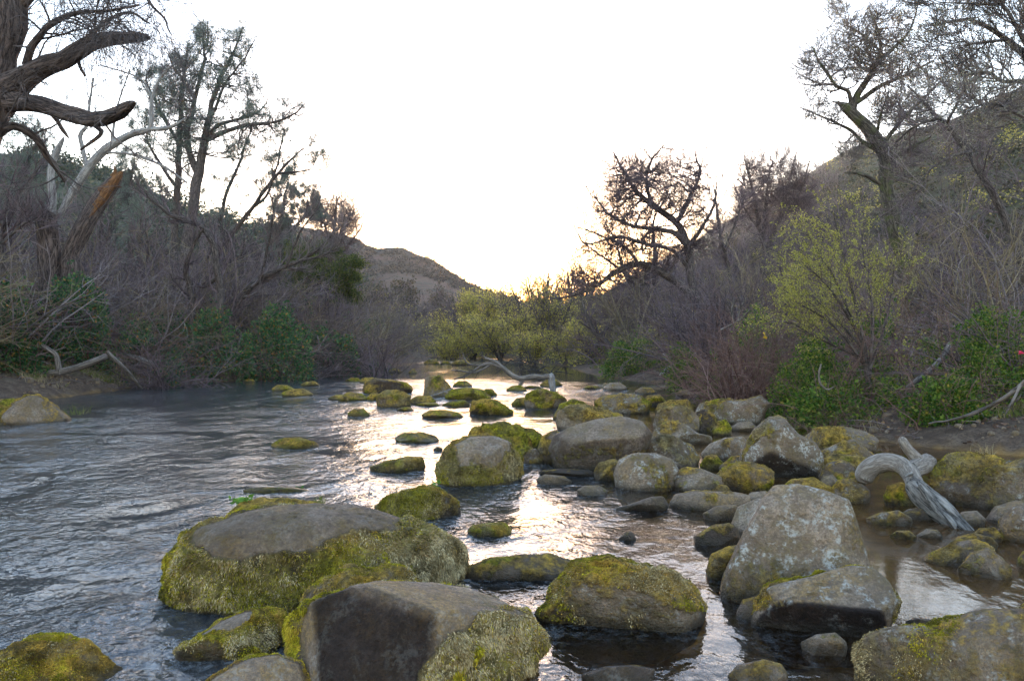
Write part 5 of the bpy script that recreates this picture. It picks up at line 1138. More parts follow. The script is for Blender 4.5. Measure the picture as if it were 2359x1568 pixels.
def sticks(name, label, cat, specs, m, seed, twigs=0, L=(0.4, 1.2), group=None, rough=0.15, r0=0.006):
    rng = np.random.default_rng(seed); ls = [limb(s, 20, rng, 26, 0.05) for s in specs]
    g = Geo()
    for p, r in ls: g.add(*tube_arrays(p, r, 9, rng, rough))
    if twigs:
        sps = [spawn(p, r, twigs, rng, 0.2, 1, (0.5, 1.2), L, rr=0.45) for p, r in ls]
        c = grow(tuple(np.concatenate([q[i] for q in sps]) for i in range(4)), 6, rng, 0.2, 0, rmin=r0); g.add(*tube_arrays(*c, 4, rng))
    o = g.build(name, M[m]); tag(o, label, cat, group); return o
sticks('dead_branch', 'bent bare dead branch standing up from the left bank with mossy fork', 'branch', [[(60, 865, 3, 25), (100, 862, 6, 25), (132, 858, 8, 25), (165, 850, 7, 25.3), (205, 836, 8, 25.6), (245, 820, 7, 26)], [(136, 862, 6, 25), (133, 835, 6, 25), (126, 815, 5, 25), (106, 802, 5, 25), (88, 790, 4, 25), (76, 780, 3, 25), (70, 776, 1, 25)]], 'deadwood', 60, 3, (0.3, 0.8))
sticks('dead_branch', 'straight grey pole slanting down the left bank into the water', 'branch', [[(246, 808, 4, 25.5), (258, 822, 5.5, 25.6), (285, 848, 5, 26), (312, 878, 4, 26.6), (327, 896, 2.5, 27)]], 'deadwood', 61, 2, (0.3, 0.6))
sticks('fallen_log', 'short pale log end lying on the green left bank', 'log', [[(270, 812, 4, 29), (305, 822, 6, 28.6), (335, 832, 8, 28), (352, 840, 8, 27.8), (355, 842, 3, 27.8)]], 'deadwood', 62, 2)
sticks('dead_branch', 'pale bleached stick hanging at the foot of the right brambles', 'branch', [[(2190, 790, 5, 16.4), (2165, 830, 6, 16), (2130, 862, 6, 15.6), (2100, 885, 6, 15.2), (2088, 892, 2, 15.1)]], 'deadwood', 63, 3, (0.4, 1.0))
sticks('dead_branch', 'long curved grey branch lying along the right bank toward the corner', 'branch', [[(2380, 860, 5, 11.2), (2330, 905, 5, 11.4), (2270, 940, 4, 11.8), (2200, 965, 3, 12.4), (2140, 975, 2, 13)], [(2352, 885, 4, 11.3), (2335, 920, 3, 11.2), (2318, 950, 2, 11.2)]], 'deadwood', 64, 4, (0.3, 0.9), r0=0.004)
sticks('dead_branch', 'white curled stick hooked in the right brambles', 'branch', [[(1892, 838, 1.5, 14.4), (1886, 862, 2.4, 14.4), (1890, 886, 2.6, 14.4), (1905, 898, 2.2, 14.4), (1920, 892, 1, 14.4)]], 'deadwood', 65)
sticks('dead_branch', 'white forked twigs lying over the moss stones of the rapids', 'branch', [[(945, 930, 1.6, 22.5), (985, 915, 1.6, 22.5), (1015, 905, 1.4, 22.6), (1045, 893, 1, 22.7)], [(975, 918, 1.2, 22.5), (1000, 920, 1.2, 22.4), (1045, 915, 0.8, 22.4)], [(1020, 902, 1, 22.6), (1040, 905, .8, 22.5), (1050, 898, .6, 22.5)]], 'pale_bark', 66, 4, (0.2, 0.5), r0=0.004)
sticks('dead_shrub', 'pale bleached dead shrub sticking up left of the yellow green willow', 'shrub', [[(1660, 760, 2, 20), (1690, 745, 2.4, 20), (1720, 722, 1.8, 20), (1735, 700, 1.5, 20)], [(1690, 745, 3, 20), (1685, 715, 2.4, 20), (1690, 690, 1.2, 20)], [(1700, 738, 2.4, 20), (1705, 710, 2, 20), (1715, 690, 1, 20)]], 'deadwood', 67, 7, (0.3, 0.8))
sticks('driftwood_roots', 'tangled grey root wood on the right bank mud near the shore dome', 'driftwood', [[(1520, 865, 3, 29), (1545, 845, 5, 29), (1565, 838, 4, 29), (1580, 825, 2, 29)], [(1545, 845, 4, 29), (1535, 825, 3, 29), (1525, 812, 1.5, 29)], [(1550, 842, 3, 29), (1560, 865, 2.5, 28.5), (1552, 880, 1.5, 28)], [(1560, 838, 3, 29), (1600, 815, 2.5, 29), (1610, 800, 1.4, 29)]], 'pale_bark', 68, 5, (0.3, 0.8))
# flood debris against the left bank
rng = np.random.default_rng(70); sp = []
for i in range(170):
    px = rng.normal(745, 62); px = min(max(px, 610), 890); Yd = 35 + (px - 620) * 0.02 + rng.normal(0, 0.7); q = P(px, 872, Yd); q[2] = rng.random() ** 1.5 * 1.5 * math.exp(-((px - 740) / 90) ** 2) + 0.02
    sp.append(q)
p0 = np.array(sp); d = unit(rng.normal(0, 1, (170, 3)) * np.array([1, .7, .45])); c = grow((p0 - d * 0.7, d, rng.uniform(0.6, 2.4, 170), rng.uniform(0.008, 0.05, 170)), 7, rng, 0.16, 0, rmin=0.006)
g = Geo(); g.add(*tube_arrays(*c, 5, rng, 0.1)); c = grow(spawn(*c, 6, rng, L=(0.3, 1.0)), 5, rng, 0.22, 0, rmin=0.005); g.add(*tube_arrays(*c, 3, rng))
tag(g.build('flood_debris', M['deadwood']), 'tangled heap of flood swept branches at the left bank water edge', 'debris')
p0 = np.array([[*P(rng.normal(1225, 30), 860, 36)[:2], rng.random() * 0.9] for i in range(60)]); d = unit(rng.normal(0, 1, (60, 3)) * np.array([1, .6, .6]))
c = grow((p0, d, rng.uniform(0.4, 1.6, 60), rng.uniform(0.006, 0.03, 60)), 6, rng, 0.15, 0, rmin=0.006); g = Geo(); g.add(*tube_arrays(*c, 4, rng)); c = grow(spawn(*c, 5, rng, L=(0.2, 0.8)), 4, rng, 0.2, 0, rmin=0.005); g.add(*tube_arrays(*c, 3, rng))
tag(g.build('flood_debris', M['deadwood']), 'small snagged heap of broken sticks behind the fallen trunk', 'debris')

# ------------------------------------------------------------------ shrubs and thickets
def shrub_arrays(seed, stems=16, h=1.0, spread_=0.5, droop=-0.05, k=(7, 4), r=0.010, up=0.9):
    rng = np.random.default_rng(seed)
    p = np.zeros((stems, 3)); p[:, :2] = rng.normal(0, 0.10, (stems, 2))
    d = unit(np.concatenate([rng.normal(0, spread_, (stems, 2)), np.full((stems, 1), up)], 1))
    c = grow((p, d, h * rng.uniform(0.6, 1.15, stems), np.full(stems, r)), 8, rng, 0.13, droop, rmin=0.0022); o = [c]
    for j, kk in enumerate(k):
        c = grow(spawn(*c, kk, rng, 0.15, 1, (0.3, 0.9), Lr=(0.35, 0.7), rr=0.65), 6 - j, rng, 0.16, droop * 0.7, rmin=0.0016); o.append(c)
    V = []; Q = []; n = 0
    for j, c in enumerate(o):
        v, q = tube_arrays(*c, 4 if j == 0 else 3, rng)[:2]; V.append(v); Q.append(q + n); n += len(v)
    return np.concatenate(V), np.concatenate(Q), c[0]
VAR = [shrub_arrays(500 + i, 15, 1.0, 0.35 + 0.12 * (i % 3), [-0.03, -0.08, 0.0, -0.13][i % 4]) for i in range(6)]
LONG = [shrub_arrays(540 + i, 11, 1.0, 0.75, -0.12, (8, 4), 0.008, 0.8) for i in range(4)]
_HV = {k: v.reshape(-1, 3) for k, v in HILL.items()}
def tz(x, y):
    z = gz(x, y)
    for v in _HV.values():
        d = (v[:, 0] - x) ** 2 + (v[:, 1] - y) ** 2; i = d.argmin()
        if d[i] < 16: z = max(z, v[i, 2])
    return z
def place(g, arr, loc, s, rot, zs=1.0, tilt=0.0, rfac=1.0):
    V = arr[0] * s; V = V * np.array([1, 1, zs]); c, n = math.cos(rot), math.sin(rot)
    V = V @ np.array([[c, n, 0], [-n, c, 0], [0, 0, 1]]) + np.asarray(loc); g.add(V, arr[1])
def thicket(name, label, spots, m, var, seed):
    rng = np.random.default_rng(seed); g = Geo()
    for x, y, s in spots: place(g, var[rng.integers(len(var))], (x, y, tz(x, y) - 0.05), s, rng.random() * 6.28, 0.8 + 0.4 * rng.random())
    o = g.build(name, M[m]); tag(o, label, 'thicket', kind='stuff'); return o
rng = np.random.default_rng(80); sL = []; sL2 = []; sR = []; sR2 = []; sR3 = []
for i in range(125):
    y = 20 + 45 * rng.random() ** 1.2; x = xl(y) - (2.6 if y < 40 else 1.2) - 11 * rng.random() ** 1.3; (sL if i % 4 else sL2).append((x, y, 2.0 + 3.2 * rng.random() * min(1, (xl(y) - x) / 4 + 0.2)))
for i in range(70):
    y = 20 + 34 * rng.random(); x = xr(y) + 1.2 + 14 * rng.random() ** 1.2; sR.append((x, y, 2.0 + 3.4 * rng.random() * min(1, (x - xr(y)) / 3 + 0.3)))
for i in range(46):
    y = 22 + 50 * rng.random(); x = xr(y) + 4 + 22 * rng.random(); sR.append((x, y, rng.uniform(3.2, 6.2)))
for i in range(34):
    y = 24 + 46 * rng.random(); x = xl(y) - 5 - 16 * rng.random(); sL.append((x, y, rng.uniform(3.6, 6.4)))
for i in range(22):
    y = 18 + 10 * rng.random(); x = xr(y) + 5.0 + 8 * rng.random(); sR2.append((x, y, 2.6 + 2.2 * rng.random()))
thicket('bare_thicket', 'dense tangle of purple grey bare brush along the left bank', sL[::3] + sL[1::3], 'twig', VAR, 81)
thicket('tan_thicket', 'tan dry brush scattered through the left bank tangle', sL[2::3], 'twig_tan', VAR, 85)
thicket('pale_thicket', 'pale twiggy bare brush mixed into the left bank tangle', sL2, 'twig_pale', VAR, 82)
thicket('bare_thicket', 'dense purple grey bare brush below the right hillside', sR[::3] + sR[1::3], 'twig', VAR, 83)
thicket('tan_thicket', 'tan dry brush scattered below the right hillside', sR[2::3], 'twig_tan', VAR, 86)
thicket('pale_thicket', 'long arching pale bare wands above the right brambles', sR2, 'twig_pale', LONG, 84)

def leaf_mass(rx, ry, rz, n, size, rng, gap=0.0, elong=1.5, freq=1.2):
    m = int(n * 2.2); u = unit(rng.normal(0, 1, (m, 3))); u[:, 2] = np.abs(u[:, 2]) * 1.0 - 0.12
    rad = 0.45 + 0.55 * rng.random(m) ** 0.5
    lump = 1 + 0.35 * fbm(u * 2.2 + rng.random() * 30, 3, 90)
    c = u * (rad * lump)[:, None] * np.array([rx, ry, rz])
    keep = fbm(c * freq + rng.random() * 40, 3, 95) > gap - 0.08; c = c[keep][:n]
    return leaves(c, size, rng, elong, dirs=unit(c * np.array([1, 1, 0.4]) + np.array([0, 0, 0.1])), flat=0.8), c
def leaf_bush(name, label, cat, px0, px1, py0, Y, n, size, m, seed, gap=0.0, group=None, canes=True, depth=0.8, sink=0.1, cane='twig_red', fx=None):
    rng = np.random.default_rng(seed); cx = (px0 + px1) / 2; x = P(cx, 0, Y)[0]; z0 = gz(x, Y) - sink
    rx = (px1 - px0) / 2 / F * Y; rz = P(0, py0, Y)[2] - z0
    root = thing(name, label, cat, group)
    (V, Q), c = leaf_mass(rx, rx * depth, rz, n, size, rng, gap)
    g = Geo(); g.add(V + np.array([x, Y, z0]), Q); g.build('foliage', M[m], root, smooth=False)
    if canes:
        k = 26; p = np.stack([rng.normal(0, rx * 0.45, k), rng.normal(0, rx * depth * 0.45, k), np.zeros(k)], 1); d = unit(np.concatenate([p[:, :2] * 0.6 / rx + rng.normal(0, 0.2, (k, 2)), np.full((k, 1), 1.0)], 1))
        cc = grow((p, d, rz * rng.uniform(0.8, 1.5, k), np.full(k, 0.009)), 10, rng, 0.12, -0.12, rmin=0.004); g = Geo(); g.add(tube_arrays(*cc, 4, rng)[0] + np.array([x, Y, z0]), tube_arrays(*cc, 4, rng)[1])
        c2 = grow(spawn(*cc, 8, rng, Lr=(0.2, 0.5)), 6, rng, 0.15, -0.1, rmin=0.003); a = tube_arrays(*c2, 3, rng); g.add(a[0] + np.array([x, Y, z0]), a[1])
        g.build('canes', M[cane], root)
    rebase(root, (x, Y, z0)); return root
leaf_bush('ivy_bush', 'dense dark green ivy mound at the left frame edge', 'bush', -60, 118, 625, 25, 5200, 0.10, 'ivy', 100)
leaf_bush('ivy_bush', 'tall ivy mass swallowing the foot of the broken stump', 'bush', 66, 262, 600, 27.3, 6000, 0.10, 'ivy', 101, 0.03)
leaf_bush('ivy_bush', 'sprawling dim ivy bush right of the broken stump foot', 'bush', 240, 420, 725, 29, 4200, 0.09, 'ivy', 102, 0.12)
leaf_bush('ivy_bush', 'green ivy bush left of the leaning bare tree foot', 'bush', 395, 600, 694, 32.5, 6000, 0.11, 'ivy', 103, 0.02)
leaf_bush('ivy_bush', 'dark rounded ivy bush right of the leaning bare tree foot', 'bush', 545, 735, 682, 34.0, 7200, 0.11, 'ivy', 104, -0.05)
leaf_bush('ivy_bush', 'grey green bush under the leafy live oak', 'bush', 690, 830, 735, 38, 4200, 0.12, 'ivy', 105)
leaf_bush('ivy_bush', 'small green bush overhanging water past the flood debris', 'bush', 850, 905, 772, 44, 1300, 0.12, 'ivy', 106)
leaf_bush('bramble_bush', 'leafy bramble mound directly behind the long grey bank slab', 'bush', 1765, 1985, 752, 16.4, 11000, 0.055, 'bramble', 107, 0.0)
leaf_bush('bramble_bush', 'bramble mound with upright leafy sprays in the middle of the right bank', 'bush', 1960, 2180, 680, 17.2, 10000, 0.055, 'bramble', 108, 0.06)
leaf_bush('bramble_bush', 'dark green bramble bank spilling in from the right edge', 'bush', 2120, 2440, 700, 14.4, 15000, 0.052, 'bramble', 109, 0.02)
leaf_bush('bramble_bush', 'low green bramble by the mud where right bank turns', 'bush', 1385, 1545, 752, 36, 4200, 0.10, 'bramble', 110, 0.08)
leaf_bush('bramble_bush', 'low olive bramble bank between the mud and the dry red shrub', 'bush', 1530, 1660, 752, 27, 3600, 0.09, 'bramble', 111, 0.1)
leaf_bush('bramble_bush', 'trailing low bramble skirt over the soil behind the yellow ridged boulder', 'bush', 1830, 2080, 835, 15.2, 4200, 0.07, 'bramble', 114, 0.12)
leaf_bush('bramble_bush', 'sparse bramble skirt above the mud beside the hanging bleached stick', 'bush', 2060, 2290, 850, 13.6, 4200, 0.06, 'bramble', 115, 0.14)
leaf_bush('bramble_bush', 'yellowish green bush behind the reddish dry shrub', 'bush', 1640, 1830, 690, 22, 4200, 0.07, 'bramble', 116, 0.1)
leaf_bush('dry_shrub', 'reddish brown dry shrub beside the long grey bank slab', 'shrub', 1610, 1795, 735, 20.5, 1100, 0.07, 'litter', 112, 0.15, cane='twig_red')
leaf_bush('ivy_bush', 'tall ivy clad stem in the brambles right of the yellow green willow', 'bush', 1985, 2065, 655, 18.5, 1500, 0.09, 'bramble', 113, 0.05)

def undergrowth(name, label, spots, size, m, seed, gap=0.05):
    rng = np.random.default_rng(seed); g = Geo()
    for x, y, r, h, n in spots:
        (V, Q), c = leaf_mass(r, r * 0.8, h, n, size, rng, gap); g.add(V + np.array([x, y, gz(x, y)]), Q)
    o = g.build(name, M[m], None, False); tag(o, label, 'undergrowth', kind='stuff'); return o
rng = np.random.default_rng(90); ua = []; ub = []; uc = []; ud = []
for i in range(240):
    y = 22 + 42 * rng.random(); x = xl(y) - 2.2 - 9 * rng.random() ** 1.6; (ua if i % 2 else ub).append((x, y, rng.uniform(0.6, 1.6), rng.uniform(0.6, 3.4), int(rng.uniform(150, 500))))
for i in range(250):
    y = 14 + 44 * rng.random(); x = xr(y) + 1.6 + 11 * rng.random() ** 1.4; (uc if i % 2 else ud).append((x, y, rng.uniform(0.5, 1.5), rng.uniform(0.5, 2.6), int(rng.uniform(150, 450))))
def hill_spots(grid, n, lo, hi, s0, s1):
    R_, C_, _ = grid.shape; o = []
    while len(o) < n:
        p = grid[int((lo + (hi - lo) * rng.random() ** 1.3) * (R_ - 1)), rng.integers(C_)]; px = CX + F * p[0] / max(p[1], 1)
        if p[1] > 25 and -200 < px < 2600: o.append((p[0], p[1], rng.uniform(s0, s1)))
    return o
undergrowth('leafy_undergrowth', 'dull green leafy growth threaded through the left bank brush', ua, 0.12, 'ivy', 91, 0.0)
undergrowth('leafy_undergrowth', 'olive brown leafy growth threaded through the left bank brush', ub, 0.09, 'scrub', 92)
uf = []
for i in range(60):
    y = 16 + 40 * rng.random(); side = i % 2; x = xr(y) + 1.2 + 8 * rng.random() if side else xl(y) - 1.8 - 7 * rng.random(); uf.append((x, y, rng.uniform(0.5, 1.4), rng.uniform(0.5, 2.2), int(rng.uniform(80, 260))))
undergrowth('dead_leaves', 'withered tan leaves still hanging in the brush of both banks', uf, 0.07, 'dry_grass', 97, 0.1)
undergrowth('leafy_undergrowth', 'fresh green leafy growth threaded through the right bank brush', uc, 0.085, 'bramble', 93, 0.0)
ue = []
for i in range(70):
    y = 46 + 34 * rng.random(); x = xr(y) + 0.5 + 12 * rng.random(); ue.append((x, y, rng.uniform(0.8, 2.2), rng.uniform(0.8, 4.2), int(rng.uniform(150, 420))))
undergrowth('leafy_undergrowth', 'soft yellow green growth closing the gaps in the far right bank', ue, 0.15, 'far_leaf', 96, 0.1)
undergrowth('leafy_undergrowth', 'yellowish spring leaves scattered in the right bank brush', ud, 0.075, 'willow_leaf', 94, 0.06)
def bare_bush(name, label, px, Y, s, var, m, rot=0.0, zs=1.0, copies=1, r=0.5, seed=0, lower=0.05):
    rng = np.random.default_rng(seed); x = P(px, 0, Y)[0]; g = Geo()
    for i in range(copies):
        xx, yy = x + (rng.normal(0, r) if i else 0), Y + (rng.normal(0, r) if i else 0)
        place(g, var[(i + seed) % len(var)], (xx, yy, gz(xx, yy) - lower), s * (1 if not i else rng.uniform(0.7, 1.1)), rot + i * 1.9, zs)
    o = g.build(name, M[m]); tag(o, label, 'shrub'); return o
bare_bush('bare_shrub', 'purple bare shrub arching over the left bank in front of the ivy', 400, 28, 3.1, LONG, 'twig', 0.3, 0.9, 4, 0.9, 1)
bare_bush('bare_shrub', 'grey bare shrub hanging down to the water beside the flood debris', 690, 35, 2.6, LONG, 'twig', 1.3, 0.8, 3, 0.9, 2)
bare_bush('bare_shrub', 'tan twiggy shrub leaning over the left bank past the debris', 800, 39.5, 3.2, VAR, 'twig', 2.3, 0.9, 4, 1.0, 3)
bare_bush('bare_shrub', 'low tangle of reddish dead twigs piled on the right bank soil', 1925, 14.6, 0.75, LONG, 'twig_red', 0.3, 0.8, 5, 0.35, 4)
bare_bush('bare_shrub', 'pale wand shrub with long twigs sweeping left at the right edge', 2330, 15.5, 3.0, LONG, 'twig', 0.9, 0.9, 2, 0.8, 5)
bare_bush('bare_shrub', 'dense bare shrub between the dry red shrub and the spreading tree', 1640, 30, 4.2, VAR, 'twig', 0.9, 1.0, 4, 1.2, 6)
bare_bush('bare_shrub', 'dark red bare stems in shade behind the long grey bank slab', 1735, 18.6, 2.3, VAR, 'twig_red', 0.9, 1.0, 4, 0.6, 7)

# feathery yellow green willow in front of the right hillside
rng = np.random.default_rng(120); Yw_ = 15.6
spec = [[(2000, 880, 6), (1992, 800, 5), (1975, 720, 4), (1955, 640, 3), (1935, 560, 2), (1925, 500, 1)], [(1998, 870, 5), (1980, 780, 4), (1935, 700, 3), (1890, 640, 2), (1850, 600, 1)], [(2002, 870, 5), (2010, 770, 4), (2005, 680, 3), (1990, 600, 2), (1985, 530, 1)],
        [(1990, 840, 4), (1940, 770, 3), (1880, 720, 2), (1830, 690, 1)], [(2004, 850, 4), (2035, 760, 3), (2050, 690, 2), (2060, 620, 1)], [(1985, 800, 3), (1930, 740, 2.4), (1870, 680, 1.6), (1815, 640, 0.8)], [(1975, 760, 3), (1920, 640, 2.2), (1880, 570, 1.4), (1860, 530, .8)], [(1996, 830, 3), (1910, 790, 2.4), (1850, 760, 1.5), (1810, 740, .8)]]
ls = [limb(s, Yw_, rng, 22, 0.1, d) for s, d in zip(spec, (0, -0.8, 0.6, -0.4, 0.4, 0.9, -0.9, 0.3))]
tree('willow_shrub', 'feathery yellow green willow shrub glowing before the right hillside', 'shrub', ls[0][0][0, 0], ls, rng, (M['bark'], M['twig'], M['willow_leaf']), 7, 0.1,
     [dict(k=16, t0=0.25, ang=(0.3, 0.8), L=(0.5, 1.4), rr=0.5, rmax=0.008, rmin=0.003, n=7, wob=0.10, trop=0.0, wind=(-0.04, 0, 0)), dict(k=7, ang=(0.3, 0.7), L=(0.25, 0.6), n=5, wob=0.12, trop=-0.02, rmin=0.002, rmax=0.004)],
     dict(k=18, size=0.042, elong=2.6, flat=0.6, per=1, spread=0.02))

def far_willow(label, px, Y, top, w, seed, n=6, leafk=7, size=0.16, m='far_leaf', base_py=None, wide=1.0, name='willow_tree', group=None, cat='tree', twig='twig'):
    leafk = max(1, int(leafk * 0.65 + 0.4)); rng = np.random.default_rng(seed); x = P(px, 0, Y)[0]; z0 = gz(x, Y); ls = []; hgt = P(0, top, Y)[2] - z0; rx = w * 0.8 / F * Y
    for i in range(n):
        a = rng.random() * 6.28; q = 0.3 + 0.95 * rng.random()
        pts = np.array([[0, 0, -0.1], [math.cos(a) * rx * 0.15 * q, math.sin(a) * rx * .15 * q, hgt * 0.3], [math.cos(a) * rx * 0.4 * q, math.sin(a) * rx * .4 * q, hgt * (0.62 - .12 * q)], [math.cos(a) * rx * 0.62 * q, math.sin(a) * rx * .62 * q, hgt * (0.92 - .25 * q)]]) + np.array([x, Y, z0])
        p = resample(pts, 14); p = p + fbm(p * 0.7 + seed, 2, 9)[:, None] * 0.25; ls.append((p[None], np.linspace(0.018, 0.005, 14)[None] * hgt))
    return tree(name, label, cat, (x, Y, z0), ls, rng, (M['bark'], M[twig], M[m] if m else None), 6, 0.1,
        [dict(k=16, t0=0.2, ang=(0.35, 1.1), L=(hgt * 0.12, hgt * 0.34), rr=0.5, rmax=0.03, rmin=0.010, n=6, wob=0.15, trop=0.05), dict(k=8, ang=(0.3, 0.9), L=(hgt * .06, hgt * .18), n=5, wob=0.15, trop=0.02, rmin=0.012, rmax=0.018)],
        dict(k=leafk, size=size * 0.9, elong=2.2, per=1, spread=0.22) if m else None, group=group)
far_willow('bright yellow rounded willow catching the glow under the far ridge', 1108, 84, 655, 105, 200, 7, 12, 0.24)
far_willow('olive gold willow spreading below the bright yellow rounded one', 1085, 74, 720, 150, 201, 8, 9, 0.20)
far_willow('tall yellow green willow left of the spreading bare tree', 1285, 62, 632, 130, 202, 8, 7, 0.16)
far_willow('low green willow over the water left of the spreading bare tree', 1200, 66, 700, 150, 203, 8, 8, 0.16)
far_willow('thinly leafed twiggy tree rising against the sun glow', 1235, 72, 595, 110, 204, 6, 1, 0.14)
far_willow('bare headed tree between the glow and the tall yellow green willow', 1330, 70, 585, 120, 205, 7, 1, 0.12)
far_willow('rounded olive shrub at the foot of the tall yellow green willow', 1300, 54, 745, 120, 206, 7, 8, 0.13, name='willow_shrub', cat='shrub')
far_willow('greenish shrub over the still reach right of the fallen trunk', 1230, 56, 755, 110, 207, 7, 8, 0.13, name='willow_shrub', cat='shrub')
far_willow('grey olive shrub closing the river bend in the middle', 1015, 78, 755, 130, 208, 7, 6, 0.18, name='willow_shrub', cat='shrub')
far_willow('brown twiggy shrub at the river bend left of the willows', 950, 76, 738, 110, 209, 7, 1, 0.16, name='willow_shrub', cat='shrub')
far_willow('pale twig shrub above the still reach on the right', 1365, 48, 752, 90, 210, 7, 1, 0.12, name='willow_shrub', cat='shrub')
far_willow('golden green willow crown left behind the big spreading bare tree', 1390, 64, 668, 120, 211, 7, 8, 0.16)
far_willow('soft yellow willow low behind the fallen trunk branches', 1150, 70, 715, 130, 212, 8, 10, 0.18)
far_willow('tall sparse yellow willow below the sun glow', 1190, 80, 640, 110, 213, 7, 5, 0.18)
far_willow('dense lime willow at the left foot of the spreading tree', 1450, 56, 730, 130, 214, 7, 7, 0.13)
far_willow('yellowish low bush filling the gap under the bright rounded willow', 1040, 70, 768, 120, 215, 7, 8, 0.16, name='willow_shrub', cat='shrub')
far_willow('lime green shrub behind the pale shore dome', 1530, 44, 742, 130, 216, 7, 6, 0.11, name='willow_shrub', cat='shrub')
far_willow('pale twiggy willow standing highest behind the yellow willows', 1255, 92, 582, 90, 217, 7, 2, 0.18)
far_willow('hazy olive tree stepping up behind the tall yellow green willow', 1320, 96, 596, 110, 218, 8, 4, 0.20)
far_willow('hazy sparse tree beside the foot of the far ridge', 1165, 100, 640, 80, 219, 6, 3, 0.2)
far_willow('faint olive shrubs at the left of the river bend', 1000, 88, 712, 100, 220, 7, 5, 0.2)
far_willow('thin grey tree rising from the brush left of the bend', 905, 84, 668, 90, 221, 6, 2, 0.2)
LT = 'bare trees filling the left bank woodland'
for lab, px, Y, top, w in [('bare tree crowding behind the bleached bough of the stump', 235, 44, 395, 90), ('bare tree rising from the left brush under the gnarled oak', 110, 40, 430, 90), ('bare tree between the stump and the slimmer grey pine', 340, 48, 420, 80),
                           ('bare tree right of the tallest grey pine trunk', 545, 50, 470, 90), ('bare tree below the leaning thin grey pine arm', 630, 52, 500, 80), ('bare tree behind the leafy live oak', 720, 56, 530, 80), ('bare tree cut by the left edge above the ivy mound', 15, 36, 470, 90)]:
    far_willow(lab, px, Y, top, w, 600 + px, 5, 1, 0.1, None, name='bare_tree', group=LT, twig='twig')
FT = 'slender trees on the far valley floor'
for i, (px, Y, top, w) in enumerate([(868, 118, 612, 70), (905, 132, 640, 66), (955, 140, 625, 60), (990, 150, 640, 56), (1030, 140, 668, 60), (842, 104, 660, 74), (925, 112, 690, 70), (1050, 128, 700, 60), (885, 128, 700, 64), (972, 124, 705, 60), (1010, 118, 725, 70), (815, 96, 640, 70)]):
    far_willow('slender grey green tree standing on the far valley floor', px, Y, top, w, 230 + i, 3, 5, 0.42, 'scrub', name='valley_tree', group=FT)
# ------------------------------------------------------------------ growth that reads as one mass
def clumps(name, label, grid, n, size, per, leaf, m, seed, rows=(0.1, 1.0), squash=0.8, cat='brush', thin=None):
    rng = np.random.default_rng(seed); R_, C_, _ = grid.shape
    i = (rows[0] + (rows[1] - rows[0]) * rng.random(n)) * (R_ - 1); j = rng.random(n) * (C_ - 1); p = grid[i.astype(int), j.astype(int)] + rng.normal(0, 0.8, (n, 3)) * np.array([1, 1, 0])
    px, py = px_of(p); k = (px > -300) & (px < 2650) & (p[:, 1] > 15)
    if thin is not None: k &= fbm(p * thin, 3, seed) > -0.08
    p = p[k]; s = rng.uniform(size[0], size[1], len(p)); off = unit(rng.normal(0, 1, (len(p), per, 3))) * (rng.random((len(p), per, 1)) ** 0.4) * s[:, None, None] * np.array([1, 1, squash])
    c = (p[:, None] + off + np.array([0, 0, 1]) * (s * squash * 0.7)[:, None, None]).reshape(-1, 3)
    g = Geo(); g.add(*leaves(c, leaf, rng, 1.5)); o = g.build(name, M[m], None, False); tag(o, label, cat, kind='stuff'); return o
thicket('hillside_thicket', 'purple grey bare woodland covering the lower right hillside', hill_spots(HILL['right_hillside'], 190, 0.05, 0.98, 3, 6.5), 'twig', VAR, 330)
clumps('hillside_forest', 'dark woodland covering the left hillside', HILL['left_hillside'], 1500, (1.2, 3.6), 80, 0.55, 'forest', 300, cat='woodland')
clumps('hillside_brush', 'scattered olive brush over the right hillside', HILL['right_hillside'], 5200, (0.4, 1.7), 26, 0.34, 'scrub', 301, (0.05, 1.0), 0.6, thin=0.03)
clumps('hillside_brush', 'yellow green spring bushes dotted over the right hillside', HILL['right_hillside'], 500, (0.6, 2.0), 60, 0.24, 'far_leaf', 303, (0.05, 0.9), 0.8, thin=0.04)
clumps('hillside_brush', 'scattered chaparral over the far hill', HILL['far_hill'], 4200, (0.8, 2.6), 24, 0.75, 'chaparral', 302, (0.05, 1.0), 0.6, thin=0.012)
rng = np.random.default_rng(310); sp = []
for i in range(60):
    y = 78 + 60 * rng.random(); x = -45 + 75 * rng.random(); sp.append((x, y, 3 + 4 * rng.random()))
thicket('valley_thicket', 'grey brown brush filling the valley floor beyond the bend', sp, 'twig', VAR, 311)

def blades(name, label, pts, h, m, seed, w=0.004):
    rng = np.random.default_rng(seed); n = len(pts); d = unit(np.concatenate([rng.normal(0, 0.45, (n, 2)), np.ones((n, 1))], 1)); L = h * (0.5 + rng.random(n))[:, None]
    s = unit(np.cross(d, rng.normal(0, 1, (n, 3)))) * w * (1 + pts[:, 1:2] * 0.05); mid = pts + d * L * 0.6; tip = mid + unit(d + np.concatenate([rng.normal(0, 0.5, (n, 2)), np.full((n, 1), -0.5)], 1)) * L * 0.4
    V = np.stack([pts - s, pts + s, mid + s * .6, mid - s * .6, tip], 1).reshape(-1, 3); k = np.arange(n)[:, None] * 5
    return link(name, make_mesh(name, V, k + [0, 1, 2, 3], k + [3, 2, 4], None, False), M[m])
def bank_pts(n, y0, y1, side, d0, d1, rng, thr=-0.05, f=0.7, s=7):
    y = rng.uniform(y0, y1, n); d = rng.uniform(d0, d1, n); x = xr(y) + d if side > 0 else xl(y) - d; z, dd = ground_z(x, y)
    p = np.stack([x, y, z], 1); return p[(dd > 0.15) & (fbm(p * f, 2, s) > thr)]
rng = np.random.default_rng(320)
